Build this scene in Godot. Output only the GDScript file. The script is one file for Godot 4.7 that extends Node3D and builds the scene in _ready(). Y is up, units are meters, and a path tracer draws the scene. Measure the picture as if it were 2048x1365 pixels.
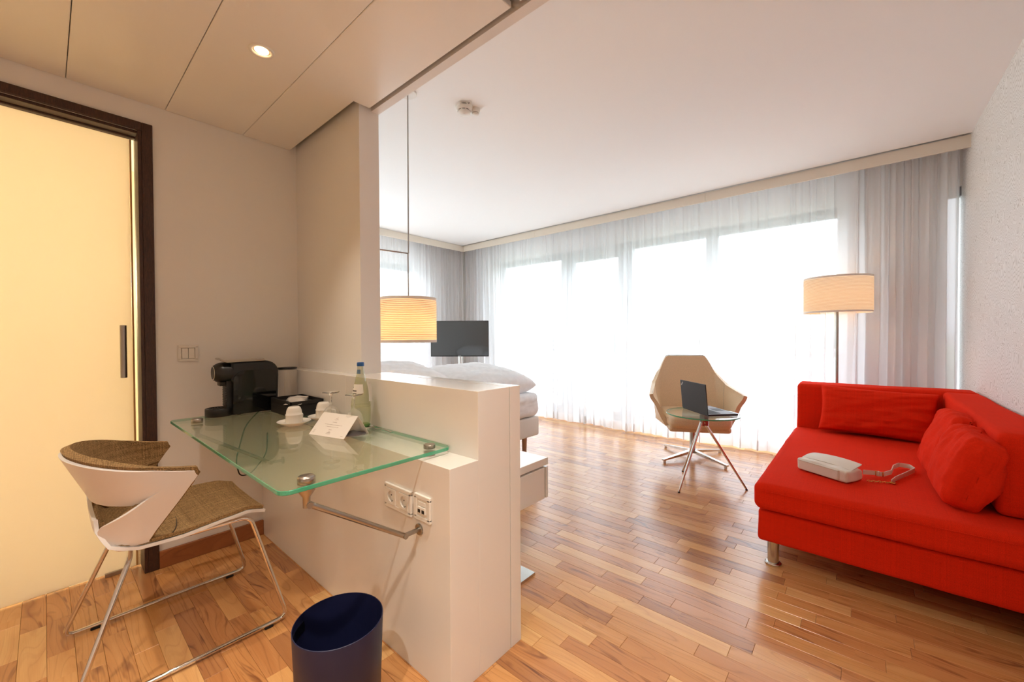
extends Node3D
# A hotel room: desk corner with glass table on the left, bed corner behind a white divider, sofa and curtained windows on the right.
# World axes: x runs towards the long window wall, z towards the wall behind the sofa, y up. The camera stands at the origin.

var M := {}
var rng := RandomNumberGenerator.new()

# ---------------------------------------------------------------- mesh builder
class MB:
	var st := SurfaceTool.new()
	var group := -1
	func _init(smooth := false) -> void:
		st.begin(Mesh.PRIMITIVE_TRIANGLES)
		sg(0 if smooth else -1)
	func sg(g: int) -> void:
		group = g
		st.set_smooth_group(g)
	func tri(a: Vector3, b: Vector3, c: Vector3) -> void:
		st.add_vertex(a); st.add_vertex(c); st.add_vertex(b)
	func quad(a: Vector3, b: Vector3, c: Vector3, d: Vector3) -> void:
		tri(a, b, c); tri(a, c, d)
	func done() -> ArrayMesh:
		st.generate_normals()
		return st.commit()
	# rounded box: n steps per rounded edge; bend moves the points afterwards
	func rbox(c: Vector3, s: Vector3, r: float, n := 1, div := 0, bend = null) -> MB:
		var h := s / 2.0
		r = minf(r, minf(h.x, minf(h.y, h.z)) * 0.999)
		var lines := []
		for k in 3:
			var l := []
			var a: float = h[k]
			for i in n + 1: l.append(-a + r * i / n)
			for i in div: l.append(lerpf(-(a - r), a - r, (i + 1.0) / (div + 1)))
			for i in n + 1: l.append(a - r + r * i / n)
			lines.append(l)
		for ax in 3:
			var u := (ax + 1) % 3
			var v := (ax + 2) % 3
			for side: float in [-1.0, 1.0]:
				var lu: Array = lines[u]
				var lv: Array = lines[v]
				for i in lu.size() - 1:
					for j in lv.size() - 1:
						var q := []
						for e: Array in [[i, j], [i + 1, j], [i + 1, j + 1], [i, j + 1]]:
							var p := Vector3.ZERO
							p[ax] = side * h[ax]; p[u] = lu[e[0]]; p[v] = lv[e[1]]
							var inner := p.clamp(-h + Vector3.ONE * r, h - Vector3.ONE * r)
							var d := p - inner
							p = inner + d.normalized() * r if d.length() > 1e-6 else p
							p += c
							q.append(bend.call(p) if bend != null else p)
						if side > 0: quad(q[0], q[1], q[2], q[3])
						else: quad(q[0], q[3], q[2], q[1])
		return self
	func box(a: Vector3, b: Vector3) -> MB:
		var p := func(i: int, j: int, k: int) -> Vector3: return Vector3(a.x if i == 0 else b.x, a.y if j == 0 else b.y, a.z if k == 0 else b.z)
		quad(p.call(0, 0, 1), p.call(1, 0, 1), p.call(1, 1, 1), p.call(0, 1, 1))
		quad(p.call(1, 0, 0), p.call(0, 0, 0), p.call(0, 1, 0), p.call(1, 1, 0))
		quad(p.call(1, 0, 1), p.call(1, 0, 0), p.call(1, 1, 0), p.call(1, 1, 1))
		quad(p.call(0, 0, 0), p.call(0, 0, 1), p.call(0, 1, 1), p.call(0, 1, 0))
		quad(p.call(0, 1, 1), p.call(1, 1, 1), p.call(1, 1, 0), p.call(0, 1, 0))
		quad(p.call(0, 0, 0), p.call(1, 0, 0), p.call(1, 0, 1), p.call(0, 0, 1))
		return self
	# lathe round an axis through o; profile of Vector2(radius, height) from bottom to top; a repeated point makes a crease
	func lathe(o: Vector3, prof: Array, segs := 32, axis := Vector3.UP) -> MB:
		var b := Basis(Quaternion(Vector3.UP, axis)) if axis.dot(Vector3.UP) > -0.999 else Basis(Vector3.RIGHT, PI)
		var g := 1
		sg(g)
		for i in prof.size() - 1:
			var p: Vector2 = prof[i]
			var q: Vector2 = prof[i + 1]
			if p.is_equal_approx(q):
				g += 1
				sg(g)
				continue
			for k in segs:
				var a0 := TAU * k / segs
				var a1 := TAU * (k + 1) / segs
				var c0 := Vector3(cos(a0), 0, -sin(a0))
				var c1 := Vector3(cos(a1), 0, -sin(a1))
				var A := o + b * (c0 * p.x + Vector3.UP * p.y)
				var B := o + b * (c1 * p.x + Vector3.UP * p.y)
				var C := o + b * (c1 * q.x + Vector3.UP * q.y)
				var D := o + b * (c0 * q.x + Vector3.UP * q.y)
				if p.x > 1e-6: tri(A, B, C)
				if q.x > 1e-6: tri(A, C, D)
				elif p.x > 1e-6: pass
		return self
	func cyl(a: Vector3, b: Vector3, r0: float, r1 := -1.0, segs := 20, bev := 0.0) -> MB:
		if r1 < 0: r1 = r0
		var L := a.distance_to(b)
		var pr := [Vector2(0, 0), Vector2(r0, 0), Vector2(r0, 0), Vector2(r1, L), Vector2(r1, L), Vector2(0, L)]
		if bev > 0:
			pr = [Vector2(0, 0), Vector2(r0 - bev, 0), Vector2(r0 - bev, 0), Vector2(r0, bev), Vector2(r0, bev), Vector2(r1, L - bev), Vector2(r1, L - bev), Vector2(r1 - bev, L), Vector2(r1 - bev, L), Vector2(0, L)]
		return lathe(a, pr, segs, (b - a).normalized())
	func tube(path: Array, r: float, segs := 12, closed := false) -> MB:
		var n := path.size()
		var rings := []
		var t0: Vector3 = (path[1] - path[0]).normalized()
		var nx := t0.cross(Vector3.UP if absf(t0.y) < 0.9 else Vector3.RIGHT).normalized()
		for i in n:
			var t: Vector3
			if closed: t = (path[(i + 1) % n] - path[(i - 1 + n) % n]).normalized()
			elif i == 0: t = (path[1] - path[0]).normalized()
			elif i == n - 1: t = (path[n - 1] - path[n - 2]).normalized()
			else: t = ((path[i + 1] - path[i]).normalized() + (path[i] - path[i - 1]).normalized()).normalized()
			nx = (nx - t * nx.dot(t)).normalized()
			var ny := t.cross(nx)
			var ring := []
			for k in segs:
				var a := TAU * k / segs
				ring.append(path[i] + (nx * cos(a) + ny * sin(a)) * r)
			rings.append(ring)
		sg(1)
		for i in (n if closed else n - 1):
			var A: Array = rings[i]
			var B: Array = rings[(i + 1) % n]
			for k in segs:
				var k1 := (k + 1) % segs
				quad(A[k], A[k1], B[k1], B[k])
		if not closed:
			sg(-1)
			for k in segs:
				tri(path[0], rings[0][(k + 1) % segs], rings[0][k])
				tri(path[n - 1], rings[n - 1][k], rings[n - 1][(k + 1) % segs])
		return self
	func area(p: PackedVector2Array) -> float:
		var a := 0.0
		for k in p.size(): a += p[k].cross(p[(k + 1) % p.size()])
		return a
	# upright prism over a polygon of Vector2(x, z), chamfered by bev
	func prism(poly: PackedVector2Array, y0: float, y1: float, bev := 0.0, walls := true, caps := true) -> MB:
		if area(poly) < 0: poly.reverse()
		var inner := poly
		if bev > 0:
			var off := Geometry2D.offset_polygon(poly, -bev, Geometry2D.JOIN_MITER)
			if off.size() and off[0].size() == poly.size():
				inner = off[0]
				if area(inner) < 0: inner.reverse()
				var best := 0
				for k in inner.size():
					if inner[k].distance_to(poly[0]) < inner[best].distance_to(poly[0]): best = k
				var turned := PackedVector2Array()
				for k in inner.size(): turned.append(inner[(k + best) % inner.size()])
				inner = turned
			else: bev = 0.0
		var at := func(p: Vector2, y: float) -> Vector3: return Vector3(p.x, y, p.y)
		var n := poly.size()
		if walls:
			for k in n:
				var p := poly[k]
				var q := poly[(k + 1) % n]
				var ip := inner[k]
				var iq := inner[(k + 1) % n]
				quad(at.call(q, y0 + bev), at.call(p, y0 + bev), at.call(p, y1 - bev), at.call(q, y1 - bev))
				if bev > 0:
					quad(at.call(q, y1 - bev), at.call(p, y1 - bev), at.call(ip, y1), at.call(iq, y1))
					quad(at.call(iq, y0), at.call(ip, y0), at.call(p, y0 + bev), at.call(q, y0 + bev))
		if caps:
			var t := Geometry2D.triangulate_polygon(inner)
			for k in range(0, t.size(), 3):
				var a := inner[t[k]]
				var b := inner[t[k + 1]]
				var c := inner[t[k + 2]]
				if (b - a).cross(c - a) < 0:
					var s := b
					b = c
					c = s
				tri(at.call(a, y1), at.call(c, y1), at.call(b, y1))
				tri(at.call(a, y0), at.call(b, y0), at.call(c, y0))
		return self
	# a sheet through a grid of points, thickened from offset t0 to t1 along its normals
	func sheet(P: Array, t0: float, t1: float) -> MB:
		var nu := P.size()
		var nv: int = P[0].size()
		var F := []
		var G := []
		for i in nu:
			var f := []
			var g := []
			for j in nv:
				var du: Vector3 = P[mini(i + 1, nu - 1)][j] - P[maxi(i - 1, 0)][j]
				var dv: Vector3 = P[i][mini(j + 1, nv - 1)] - P[i][maxi(j - 1, 0)]
				var nn := du.cross(dv).normalized()
				f.append(P[i][j] + nn * t1)
				g.append(P[i][j] + nn * t0)
			F.append(f)
			G.append(g)
		sg(1)
		for i in nu - 1:
			for j in nv - 1:
				quad(F[i][j], F[i + 1][j], F[i + 1][j + 1], F[i][j + 1])
		sg(2)
		for i in nu - 1:
			for j in nv - 1:
				quad(G[i][j], G[i][j + 1], G[i + 1][j + 1], G[i + 1][j])
		sg(3)
		for i in nu - 1:
			quad(G[i][0], G[i + 1][0], F[i + 1][0], F[i][0])
			quad(F[i][nv - 1], F[i + 1][nv - 1], G[i + 1][nv - 1], G[i][nv - 1])
		sg(4)
		for j in nv - 1:
			quad(F[0][j], F[0][j + 1], G[0][j + 1], G[0][j])
			quad(G[nu - 1][j], G[nu - 1][j + 1], F[nu - 1][j + 1], F[nu - 1][j])
		return self
	func surface(P: Array) -> MB:
		sg(1)
		for i in P.size() - 1:
			for j in P[0].size() - 1:
				quad(P[i][j], P[i + 1][j], P[i + 1][j + 1], P[i][j + 1])
		return self

func fillet(pts: Array, r: float, n := 6) -> Array:
	var out := [pts[0]]
	for i in range(1, pts.size() - 1):
		var p: Vector3 = pts[i]
		var a: Vector3 = (pts[i - 1] - p)
		var b: Vector3 = (pts[i + 1] - p)
		var d := minf(r, minf(a.length(), b.length()) * 0.48)
		var A := p + a.normalized() * d
		var B := p + b.normalized() * d
		for k in n + 1:
			var t := float(k) / n
			out.append(A.lerp(p, t).lerp(p.lerp(B, t), t))
	out.append(pts[-1])
	return out

func round_rect(x0: float, z0: float, x1: float, z1: float, r: float, n := 6) -> PackedVector2Array:
	var p := PackedVector2Array()
	var cs := [[x1 - r, z1 - r, 0.0], [x0 + r, z1 - r, 0.5], [x0 + r, z0 + r, 1.0], [x1 - r, z0 + r, 1.5]]
	for c: Array in cs:
		for k in n + 1:
			var a: float = PI * (c[2] + 0.5 * k / n)
			p.append(Vector2(c[0] + cos(a) * r, c[1] + sin(a) * r))
	return p

# ---------------------------------------------------------------- scene tree helpers
var taken := {}
func numbered(called: String) -> String:
	var k: int = taken.get(called, 0)
	taken[called] = k + 1
	return called if k == 0 else "%s_%03d" % [called, k]

func thing(called: String, label: String, category: String, at := Vector3.ZERO, turn := 0.0, group := "") -> Node3D:
	var o := Node3D.new()
	o.name = numbered(called)
	add_child(o)
	o.position = at
	o.rotation.y = turn
	tag(o, label, category, group)
	return o

func tag(o: Node3D, label: String, category: String, group := "") -> void:
	o.set_meta("label", label)
	o.set_meta("category", category)
	if group: o.set_meta("group", group)

# one named mesh; world = true: the mesh was built in world coordinates and its parent stands unturned
func part(called: String, m, mat: Material, parent: Node3D, world := false, label := "") -> MeshInstance3D:
	var o := MeshInstance3D.new()
	o.name = called
	o.mesh = m.done() if m is MB else m
	o.material_override = mat
	parent.add_child(o, true)
	if world:
		var off := Vector3.ZERO
		var q: Node = parent
		while q != self:
			off += q.position
			q = q.get_parent()
		o.position = -off
	if label: o.set_meta("label", label)
	return o

func solo(called: String, m, mat: Material, label: String, category: String, group := "") -> MeshInstance3D:
	var o := MeshInstance3D.new()
	o.name = numbered(called)
	o.mesh = m.done() if m is MB else m
	o.material_override = mat
	add_child(o)
	tag(o, label, category, group)
	return o

func struct(called: String, m, mat: Material, label := "") -> MeshInstance3D:
	var o := MeshInstance3D.new()
	o.name = called
	o.mesh = m.done() if m is MB else m
	o.material_override = mat
	add_child(o, true)
	o.set_meta("kind", "structure")
	if label: o.set_meta("label", label)
	return o

func copy_of(o: Node3D, at: Vector3, turn: float, label: String) -> Node3D:
	var c: Node3D = o.duplicate()
	c.name = numbered(String(o.name).trim_suffix("_000"))
	add_child(c)
	c.position = at
	c.rotation.y = turn
	c.set_meta("label", label)
	return c

# ---------------------------------------------------------------- materials
func mat(called: String, c: Color, rough := 0.6, metal := 0.0, spec := 0.5) -> StandardMaterial3D:
	var m := StandardMaterial3D.new()
	m.resource_name = called
	m.albedo_color = c
	m.roughness = rough
	m.metallic = metal
	m.metallic_specular = spec
	M[called] = m
	return m

func pane(called: String, c: Color, a: float, rough := 0.02) -> StandardMaterial3D:
	var m := mat(called, Color(c.r, c.g, c.b, a), rough)
	m.transparency = BaseMaterial3D.TRANSPARENCY_ALPHA
	m.cull_mode = BaseMaterial3D.CULL_DISABLED
	return m

func c8(r: int, g: int, b: int) -> Color:
	return Color(r / 255.0, g / 255.0, b / 255.0)

func noise(s: int, f: float, oct := 3) -> FastNoiseLite:
	var n := FastNoiseLite.new()
	n.seed = s
	n.frequency = f
	n.noise_type = FastNoiseLite.TYPE_SIMPLEX_SMOOTH
	n.fractal_octaves = oct
	return n

# wood strip texture, 0.2 m across and 0.8 m along the grain
func wood_image(s: int, light: Color, mid: Color, dark: Color, veins: float, w := 256, h := 1024) -> ImageTexture:
	var im := Image.create(w, h, false, Image.FORMAT_RGB8)
	var warp := noise(s, 1.0, 2)
	var fine := noise(s + 7, 1.0, 2)
	var blot := noise(s + 13, 1.0, 3)
	for y in h:
		var v := 0.8 * y / h
		for x in w:
			var u := 0.2 * x / w
			var wv := warp.get_noise_2d(u * 7.0, v * 1.1)
			var ring := u * 40.0 + wv * 2.6
			var f := absf(fposmod(ring, 1.0) - 0.5) * 2.0
			var line := pow(f, 9.0)
			var g := fine.get_noise_2d(u * 420.0, v * 9.0) * 0.5 + 0.5
			var band := fine.get_noise_2d(u * 26.0 + 40.0 + wv, v * 1.1) * 0.5 + 0.5
			var b := blot.get_noise_2d(u * 22.0 + wv * 2.0, v * 3.4)
			var c := light.lerp(mid, clampf(0.15 + band * 0.9, 0, 1))
			c = c.lerp(mid.lerp(dark, 0.35), g * 0.28)
			c = c.lerp(dark, clampf(line * (0.16 + veins * clampf(b + 0.35, 0, 1)), 0, 0.85))
			c = c.lerp(dark, clampf((b - 0.30) * 3.2, 0, 1) * veins)
			im.set_pixel(x, y, c)
	return ImageTexture.create_from_image(im)

# woven cloth: colour threads around white, to multiply with an albedo colour
func weave_image(s: int, n: int, threads: int, depth: float) -> ImageTexture:
	var im := Image.create(n, n, false, Image.FORMAT_RGB8)
	var a := noise(s, 0.9, 2)
	for y in n:
		for x in n:
			var tx := int(float(x) * threads / n)
			var ty := int(float(y) * threads / n)
			var over := (tx + ty) % 2 == 0
			var fx := fposmod(float(x) * threads / n, 1.0) - 0.5
			var fy := fposmod(float(y) * threads / n, 1.0) - 0.5
			var k := 1.0 - (absf(fy) if over else absf(fx)) * 1.3 * depth
			k -= depth * 0.22 * (a.get_noise_2d(tx * 3.1, 0.0 if over else 50.0 + ty * 0.2) + a.get_noise_2d(0.2 * tx if over else 80.0, ty * 3.1 + 9.0))
			k -= depth * 0.25 * a.get_noise_2d(x * 0.9, y * 0.9)
			im.set_pixel(x, y, Color(clampf(k, 0, 1), clampf(k, 0, 1), clampf(k, 0, 1)))
	return ImageTexture.create_from_image(im)

func noise_tex(s: int, f: float, lo: Color, hi: Color, n := 256) -> NoiseTexture2D:
	var t := NoiseTexture2D.new()
	t.width = n
	t.height = n
	t.seamless = true
	t.noise = noise(s, f, 4)
	var g := Gradient.new()
	g.set_color(0, lo)
	g.set_color(1, hi)
	t.color_ramp = g
	return t

func tri_tex(m: StandardMaterial3D, t: Texture2D, per_metre: float, world := false) -> void:
	m.albedo_texture = t
	m.uv1_triplanar = true
	m.uv1_world_triplanar = world
	m.uv1_scale = Vector3.ONE * per_metre
	m.texture_filter = BaseMaterial3D.TEXTURE_FILTER_LINEAR_WITH_MIPMAPS

func bump(m: StandardMaterial3D, t: Texture2D, cm: float) -> void:
	m.heightmap_enabled = true
	m.heightmap_texture = t
	m.heightmap_scale = cm

func cloth(called: String, c: Color, tex: Texture2D, per_metre: float, relief := 0.05, sheen := 0.3) -> StandardMaterial3D:
	var m := mat(called, c, 0.92, 0.0, 0.3)
	tri_tex(m, tex, per_metre)
	bump(m, tex, relief)
	m.rim_enabled = true
	m.rim = sheen
	m.rim_tint = 0.8
	return m

# ================================================================ the scene
const CEIL := 2.571      # main ceiling
const LOW := 2.253       # panelled ceiling over the desk
const DOORWALL := -2.602
const DESK := 0.745      # top of the glass desk

func _ready() -> void:
	rng.seed = 11
	look()
	materials()
	shell()
	floor_planks()
	low_ceiling()
	windows()
	curtains()
	outside()
	counter()
	door()
	desk()
	desk_things()
	desk_chair()
	waste_bin()
	bed_corner()
	lamps()
	sofa()
	easy_chair()
	side_table()
	handbag()
	detector()

func look() -> void:
	var cam := Camera3D.new()
	cam.name = "camera"
	cam.fov = 2.0 * rad_to_deg(atan(682.5 / 807.69))
	cam.near = 0.03
	cam.far = 400.0
	cam.position = Vector3(0, 1.13, 0)
	cam.rotation_degrees = Vector3(-0.701, -49.147, -0.33)
	add_child(cam)
	cam.current = true
	var e := Environment.new()
	var sky := Sky.new()
	var sm := ProceduralSkyMaterial.new()   # an overcast sky: three times as bright overhead as at the horizon, falling off evenly
	sm.sky_top_color = Color(0.92, 0.96, 1.0)
	sm.sky_horizon_color = Color(0.60, 0.625, 0.65)
	sm.sky_curve = 0.6
	sm.ground_bottom_color = Color(0.45, 0.45, 0.44)
	sm.ground_horizon_color = Color(0.5, 0.51, 0.51)
	e.background_mode = Environment.BG_SKY
	sky.sky_material = sm
	e.sky = sky
	e.background_energy_multiplier = 3.8
	e.tonemap_mode = Environment.TONE_MAPPER_LINEAR
	e.tonemap_exposure = 2.9
	e.sdfgi_enabled = true
	e.ssao_enabled = true
	e.ssil_enabled = true
	var we := WorldEnvironment.new()
	we.name = "environment"
	we.environment = e
	add_child(we)

func materials() -> void:
	mat("white_paint", c8(244, 242, 238), 0.75)
	mat("ceiling_paint", c8(248, 247, 245), 0.85)
	mat("panel_satin", c8(242, 237, 229), 0.32)
	mat("beam_paint", c8(232, 226, 220), 0.5)
	mat("lacquer", c8(238, 234, 228), 0.09)
	mat("cornice_paint", c8(236, 226, 210), 0.6)
	mat("white_plastic", c8(238, 234, 226), 0.35)
	mat("shell_plastic", c8(236, 231, 228), 0.4)
	mat("black_plastic", c8(22, 21, 22), 0.38)
	mat("gloss_black", c8(12, 12, 13), 0.06)
	mat("black_card", c8(26, 24, 24), 0.6)
	mat("rubber", c8(18, 18, 18), 0.7)
	mat("chrome", Color(0.86, 0.85, 0.84), 0.07, 1.0)
	mat("steel", Color(0.66, 0.64, 0.61), 0.30, 1.0)
	mat("bright_steel", Color(0.80, 0.79, 0.77), 0.2, 1.0)
	mat("brass", Color(0.86, 0.68, 0.38), 0.22, 1.0)
	mat("grey_frame", c8(150, 152, 154), 0.5)
	mat("glass_side", c8(212, 168, 108), 0.3)
	mat("dark_slot", c8(40, 34, 28), 0.8)
	mat("china", c8(240, 234, 224), 0.12)
	mat("sachet_paper", c8(214, 206, 198), 0.7)
	mat("paper", c8(244, 240, 232), 0.8)
	mat("blue_cap", c8(30, 92, 160), 0.35)
	mat("grey_felt", c8(118, 112, 116), 0.95)
	mat("bin_blue", c8(22, 26, 60), 0.42)
	mat("red_enamel", c8(170, 18, 20), 0.35)
	mat("laptop_black", c8(40, 41, 45), 0.55)
	mat("laptop_deck", c8(150, 152, 158), 0.5)
	mat("white_print", c8(225, 225, 225), 0.6)
	mat("ink", c8(40, 36, 34), 0.8)
	mat("concrete", c8(205, 205, 204), 0.9)
	mat("parapet", c8(150, 154, 160), 0.9)
	mat("lawn", c8(120, 130, 110), 1.0)
	mat("bark", c8(90, 80, 70), 1.0)
	mat("house_white", c8(225, 225, 222), 0.9)
	mat("house_roof", c8(120, 110, 108), 0.9)
	mat("tile_wall", c8(246, 236, 214), 0.6)
	mat("bedframe", c8(226, 218, 208), 0.85)
	mat("foot_wood", c8(190, 150, 120), 0.5)
	mat("cream_leather", c8(233, 221, 205), 0.5)
	mat("cream_leather_dark", c8(205, 188, 165), 0.6)
	var im := noise_tex(3, 0.06, c8(205, 205, 205), c8(255, 255, 255))
	var leaf := mat("foliage", c8(118, 128, 112), 1.0)
	tri_tex(leaf, im, 0.7)
	# leathers, cloths
	var grain := noise_tex(21, 0.09, Color(0.86, 0.86, 0.86), Color.WHITE)
	var lth := mat("tan_leather", c8(246, 216, 176), 0.46)
	tri_tex(lth, grain, 5.0)
	bump(lth, grain, 0.05)
	mat("dark_piping", c8(70, 52, 40), 0.6)
	bump(M.cream_leather, grain, 0.03)
	M.cream_leather.uv1_triplanar = true
	M.cream_leather.uv1_scale = Vector3.ONE * 8.0
	var wv := weave_image(5, 256, 64, 0.24)
	var wv2 := weave_image(6, 256, 40, 0.8)
	cloth("red_cloth", c8(255, 54, 26), wv, 7.0, 0.04, 0.25).metallic_specular = 0.15
	cloth("tan_cloth", c8(198, 158, 108), wv2, 7.0, 0.14, 0.2)
	cloth("bed_linen", c8(250, 250, 251), noise_tex(31, 0.03, Color(0.95, 0.95, 0.95), Color.WHITE), 2.0, 0.1, 0.1)
	var sheer := mat("sheer", Color(0.965, 0.97, 0.975, 0.68), 0.9, 0.0, 0.2)
	sheer.transparency = BaseMaterial3D.TRANSPARENCY_ALPHA
	sheer.backlight_enabled = true
	sheer.backlight = Color(1, 1, 1)
	sheer.cull_mode = BaseMaterial3D.CULL_DISABLED
	var hem := sheer.duplicate()
	hem.resource_name = "sheer_hem"
	hem.albedo_color = Color(0.96, 0.96, 0.965, 0.7)
	M["sheer_hem"] = hem
	var drape := mat("drape", Color(0.95, 0.942, 0.948, 0.92), 0.95, 0.0, 0.2)
	drape.transparency = BaseMaterial3D.TRANSPARENCY_ALPHA
	drape.backlight_enabled = true
	drape.backlight = Color(1, 1, 1)
	drape.cull_mode = BaseMaterial3D.CULL_DISABLED
	var frost := mat("frosted_glass", c8(250, 246, 238), 0.5)
	frost.backlight_enabled = true
	frost.backlight = Color(1, 0.98, 0.94)
	var shade := mat("shade_cloth", c8(250, 238, 218), 0.85, 0.0, 0.2)
	shade.backlight_enabled = true
	shade.backlight = Color(1, 0.95, 0.86)
	shade.cull_mode = BaseMaterial3D.CULL_DISABLED
	mat("crease_shade", c8(214, 150, 84), 0.8)  # darker orange for the crease lines painted on the lamp shades
	mat("shade_band", c8(246, 236, 222), 0.85).cull_mode = BaseMaterial3D.CULL_DISABLED
	pane("window_glass", Color(0.9, 0.95, 0.95), 0.03)
	pane("table_glass", Color(0.66, 0.84, 0.64), 0.09)
	pane("glass_edge", Color(0.24, 0.64, 0.49), 0.88, 0.12)
	pane("clear_glass", Color(0.97, 0.98, 0.97), 0.16)
	var sg := mat("solid_glass", Color(1, 1, 1, 0.0), 0.02)
	sg.refraction_enabled = true
	sg.refraction_scale = 0.05
	pane("tank_plastic", Color(0.92, 0.90, 0.86), 0.16)
	pane("bottle_glass", Color(0.72, 0.75, 0.42), 0.34, 0.05)
	pane("bottle_base", Color(0.25, 0.55, 0.18), 0.7, 0.05)
	var scr := mat("screen", c8(44, 44, 43), 0.06)
	scr.metallic_specular = 0.7
	# woods
	var tones := [
		[c8(224, 169, 110), c8(205, 145, 86), c8(126, 78, 44), 0.30],
		[c8(219, 162, 102), c8(196, 134, 79), c8(118, 70, 42), 0.60],
		[c8(231, 180, 118), c8(214, 156, 96), c8(143, 91, 52), 0.12],
		[c8(212, 152, 96), c8(190, 128, 76), c8(112, 68, 42), 0.42],
		[c8(196, 139, 88), c8(172, 115, 70), c8(98, 60, 40), 0.70],
		[c8(237, 192, 130), c8(220, 166, 106), c8(155, 103, 61), 0.08],
	]
	for k in tones.size():
		var t: Array = tones[k]
		var w := mat("wood_%d" % k, Color.WHITE, 0.23, 0.0, 0.58)
		w.albedo_texture = wood_image(100 + 17 * k, t[0], t[1], t[2], t[3])
		w.texture_filter = BaseMaterial3D.TEXTURE_FILTER_LINEAR_WITH_MIPMAPS
	var sk := mat("skirting_wood", Color.WHITE, 0.4)
	var skim := wood_image(900, c8(176, 112, 66), c8(150, 90, 50), c8(96, 54, 32), 0.2, 128, 512)
	tri_tex(sk, skim, 1.0)
	sk.uv1_scale = Vector3(1.2, 5.0, 1.2)
	var wg := mat("wenge", Color.WHITE, 0.42)
	var wim := Image.create(128, 512, false, Image.FORMAT_RGB8)
	var wn := noise(41, 1.0, 3)
	for y in 512:
		for x in 128:
			var k := clampf(wn.get_noise_2d(x * 0.55, y * 0.03) * 0.6 + 0.5 + wn.get_noise_2d(x * 2.3, y * 0.12) * 0.3, 0, 1)
			wim.set_pixel(x, y, c8(40, 24, 19).lerp(c8(86, 54, 42), k))
	tri_tex(wg, ImageTexture.create_from_image(wim), 4.0)
	wg.uv1_scale = Vector3(5.0, 1.0, 5.0)
	# embossed wallpaper of wavy lines; relief shade painted into the colour
	var n := 1024
	var wp := Image.create(n, n, false, Image.FORMAT_RGB8)
	var wh := Image.create(n, n, false, Image.FORMAT_RGB8)
	var nn := noise(77, 1.0, 2)
	for y in n:
		for x in n:
			# torus mapping keeps the edges seamless
			var ax := TAU * x / n
			var ay := TAU * y / n
			var d := nn.get_noise_3d(cos(ax) * 1.6 + 5.0, sin(ax) * 1.6, cos(ay) * 1.5 + sin(ay) * 0.9)
			var f := absf(fposmod(float(y) / n * 40.0 + d * 4.5, 1.0) - 0.5) * 2.0
			var l := smoothstep(0.58, 0.95, f)
			wp.set_pixel(x, y, c8(246, 243, 239).lerp(c8(216, 210, 203), l))
			wh.set_pixel(x, y, Color.WHITE.lerp(Color(0.2, 0.2, 0.2), l))
	var wall := mat("wallpaper", Color.WHITE, 0.7)
	tri_tex(wall, ImageTexture.create_from_image(wp), 1.0, true)
	bump(wall, ImageTexture.create_from_image(wh), 0.06)

# ---------------------------------------------------------------- setting
func shell() -> void:
	var P: StandardMaterial3D = M.white_paint
	# wall beside the door: three pieces round the opening
	var w := MB.new()
	w.box(Vector3(0.312, 0, -2.72), Vector3(1.012, 2.6, DOORWALL))
	w.box(Vector3(-1.40, 0, -2.72), Vector3(-0.78, 2.6, DOORWALL))
	w.box(Vector3(-0.78, 2.117, -2.72), Vector3(0.312, 2.6, DOORWALL))
	struct("wall_door", w, P, "off-white wall with the sliding glass door")
	struct("wall_divider", MB.new().box(Vector3(1.012, 0, -5.2), Vector3(1.118, 2.6, -1.851)), P, "narrow white wall end between desk and bed")
	struct("wall_right", MB.new().box(Vector3(-1.5, 0, 0.594), Vector3(5.0, 2.75, 0.75)), M.wallpaper, "white wall with embossed wavy wallpaper behind the sofa")
	struct("wall_entry", MB.new().box(Vector3(-1.5, 0, -2.72), Vector3(-1.4, 2.6, 0.75)), P)
	struct("ceiling", MB.new().box(Vector3(1.078, CEIL, -5.4), Vector3(4.36, CEIL + 0.15, 0.594)), M.ceiling_paint, "smooth white ceiling of the living area")
	struct("ceiling_recess", MB.new().box(Vector3(1.0, CEIL + 0.15, -5.5), Vector3(5.1, CEIL + 0.25, 0.75)), M.ceiling_paint)
	# fascia boards that hide the curtain rails
	var f := MB.new()
	for a: Array in [[-4.82, -3.38], [-3.377, -1.20], [-1.197, 0.594]]:
		f.box(Vector3(4.38, 2.477, a[0]), Vector3(4.395, CEIL - 0.004, a[1]))
	struct("trim_1", f, M.cornice_paint, "cream curtain fascia along the long window")
	struct("trim_2", MB.new().box(Vector3(1.118, 2.477, -4.82), Vector3(4.395, CEIL - 0.004, -4.805)), M.cornice_paint, "cream curtain fascia over the bed window")
	# skirting board under the switch
	struct("baseboard_door", MB.new().rbox(Vector3(0.5795, 0.042, DOORWALL + 0.008), Vector3(0.455, 0.084, 0.016), 0.003), M.skirting_wood, "reddish brown wooden skirting board")
	struct("baseboard_right", MB.new().rbox(Vector3(1.5, 0.042, 0.586), Vector3(5.8, 0.084, 0.016), 0.003), M.skirting_wood)
	# bathroom behind the frosted door
	var b := MB.new()
	b.box(Vector3(-1.5, 0, -4.3), Vector3(1.012, 2.5, -4.2))
	b.box(Vector3(-1.5, 0, -4.2), Vector3(-1.4, 2.5, -2.72))
	b.box(Vector3(-1.5, 2.4, -4.3), Vector3(1.012, 2.5, -2.72))
	b.box(Vector3(-1.4, -0.1, -4.2), Vector3(1.012, 0.0, -2.72))
	struct("wall_bathroom", b, M.tile_wall)

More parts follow.
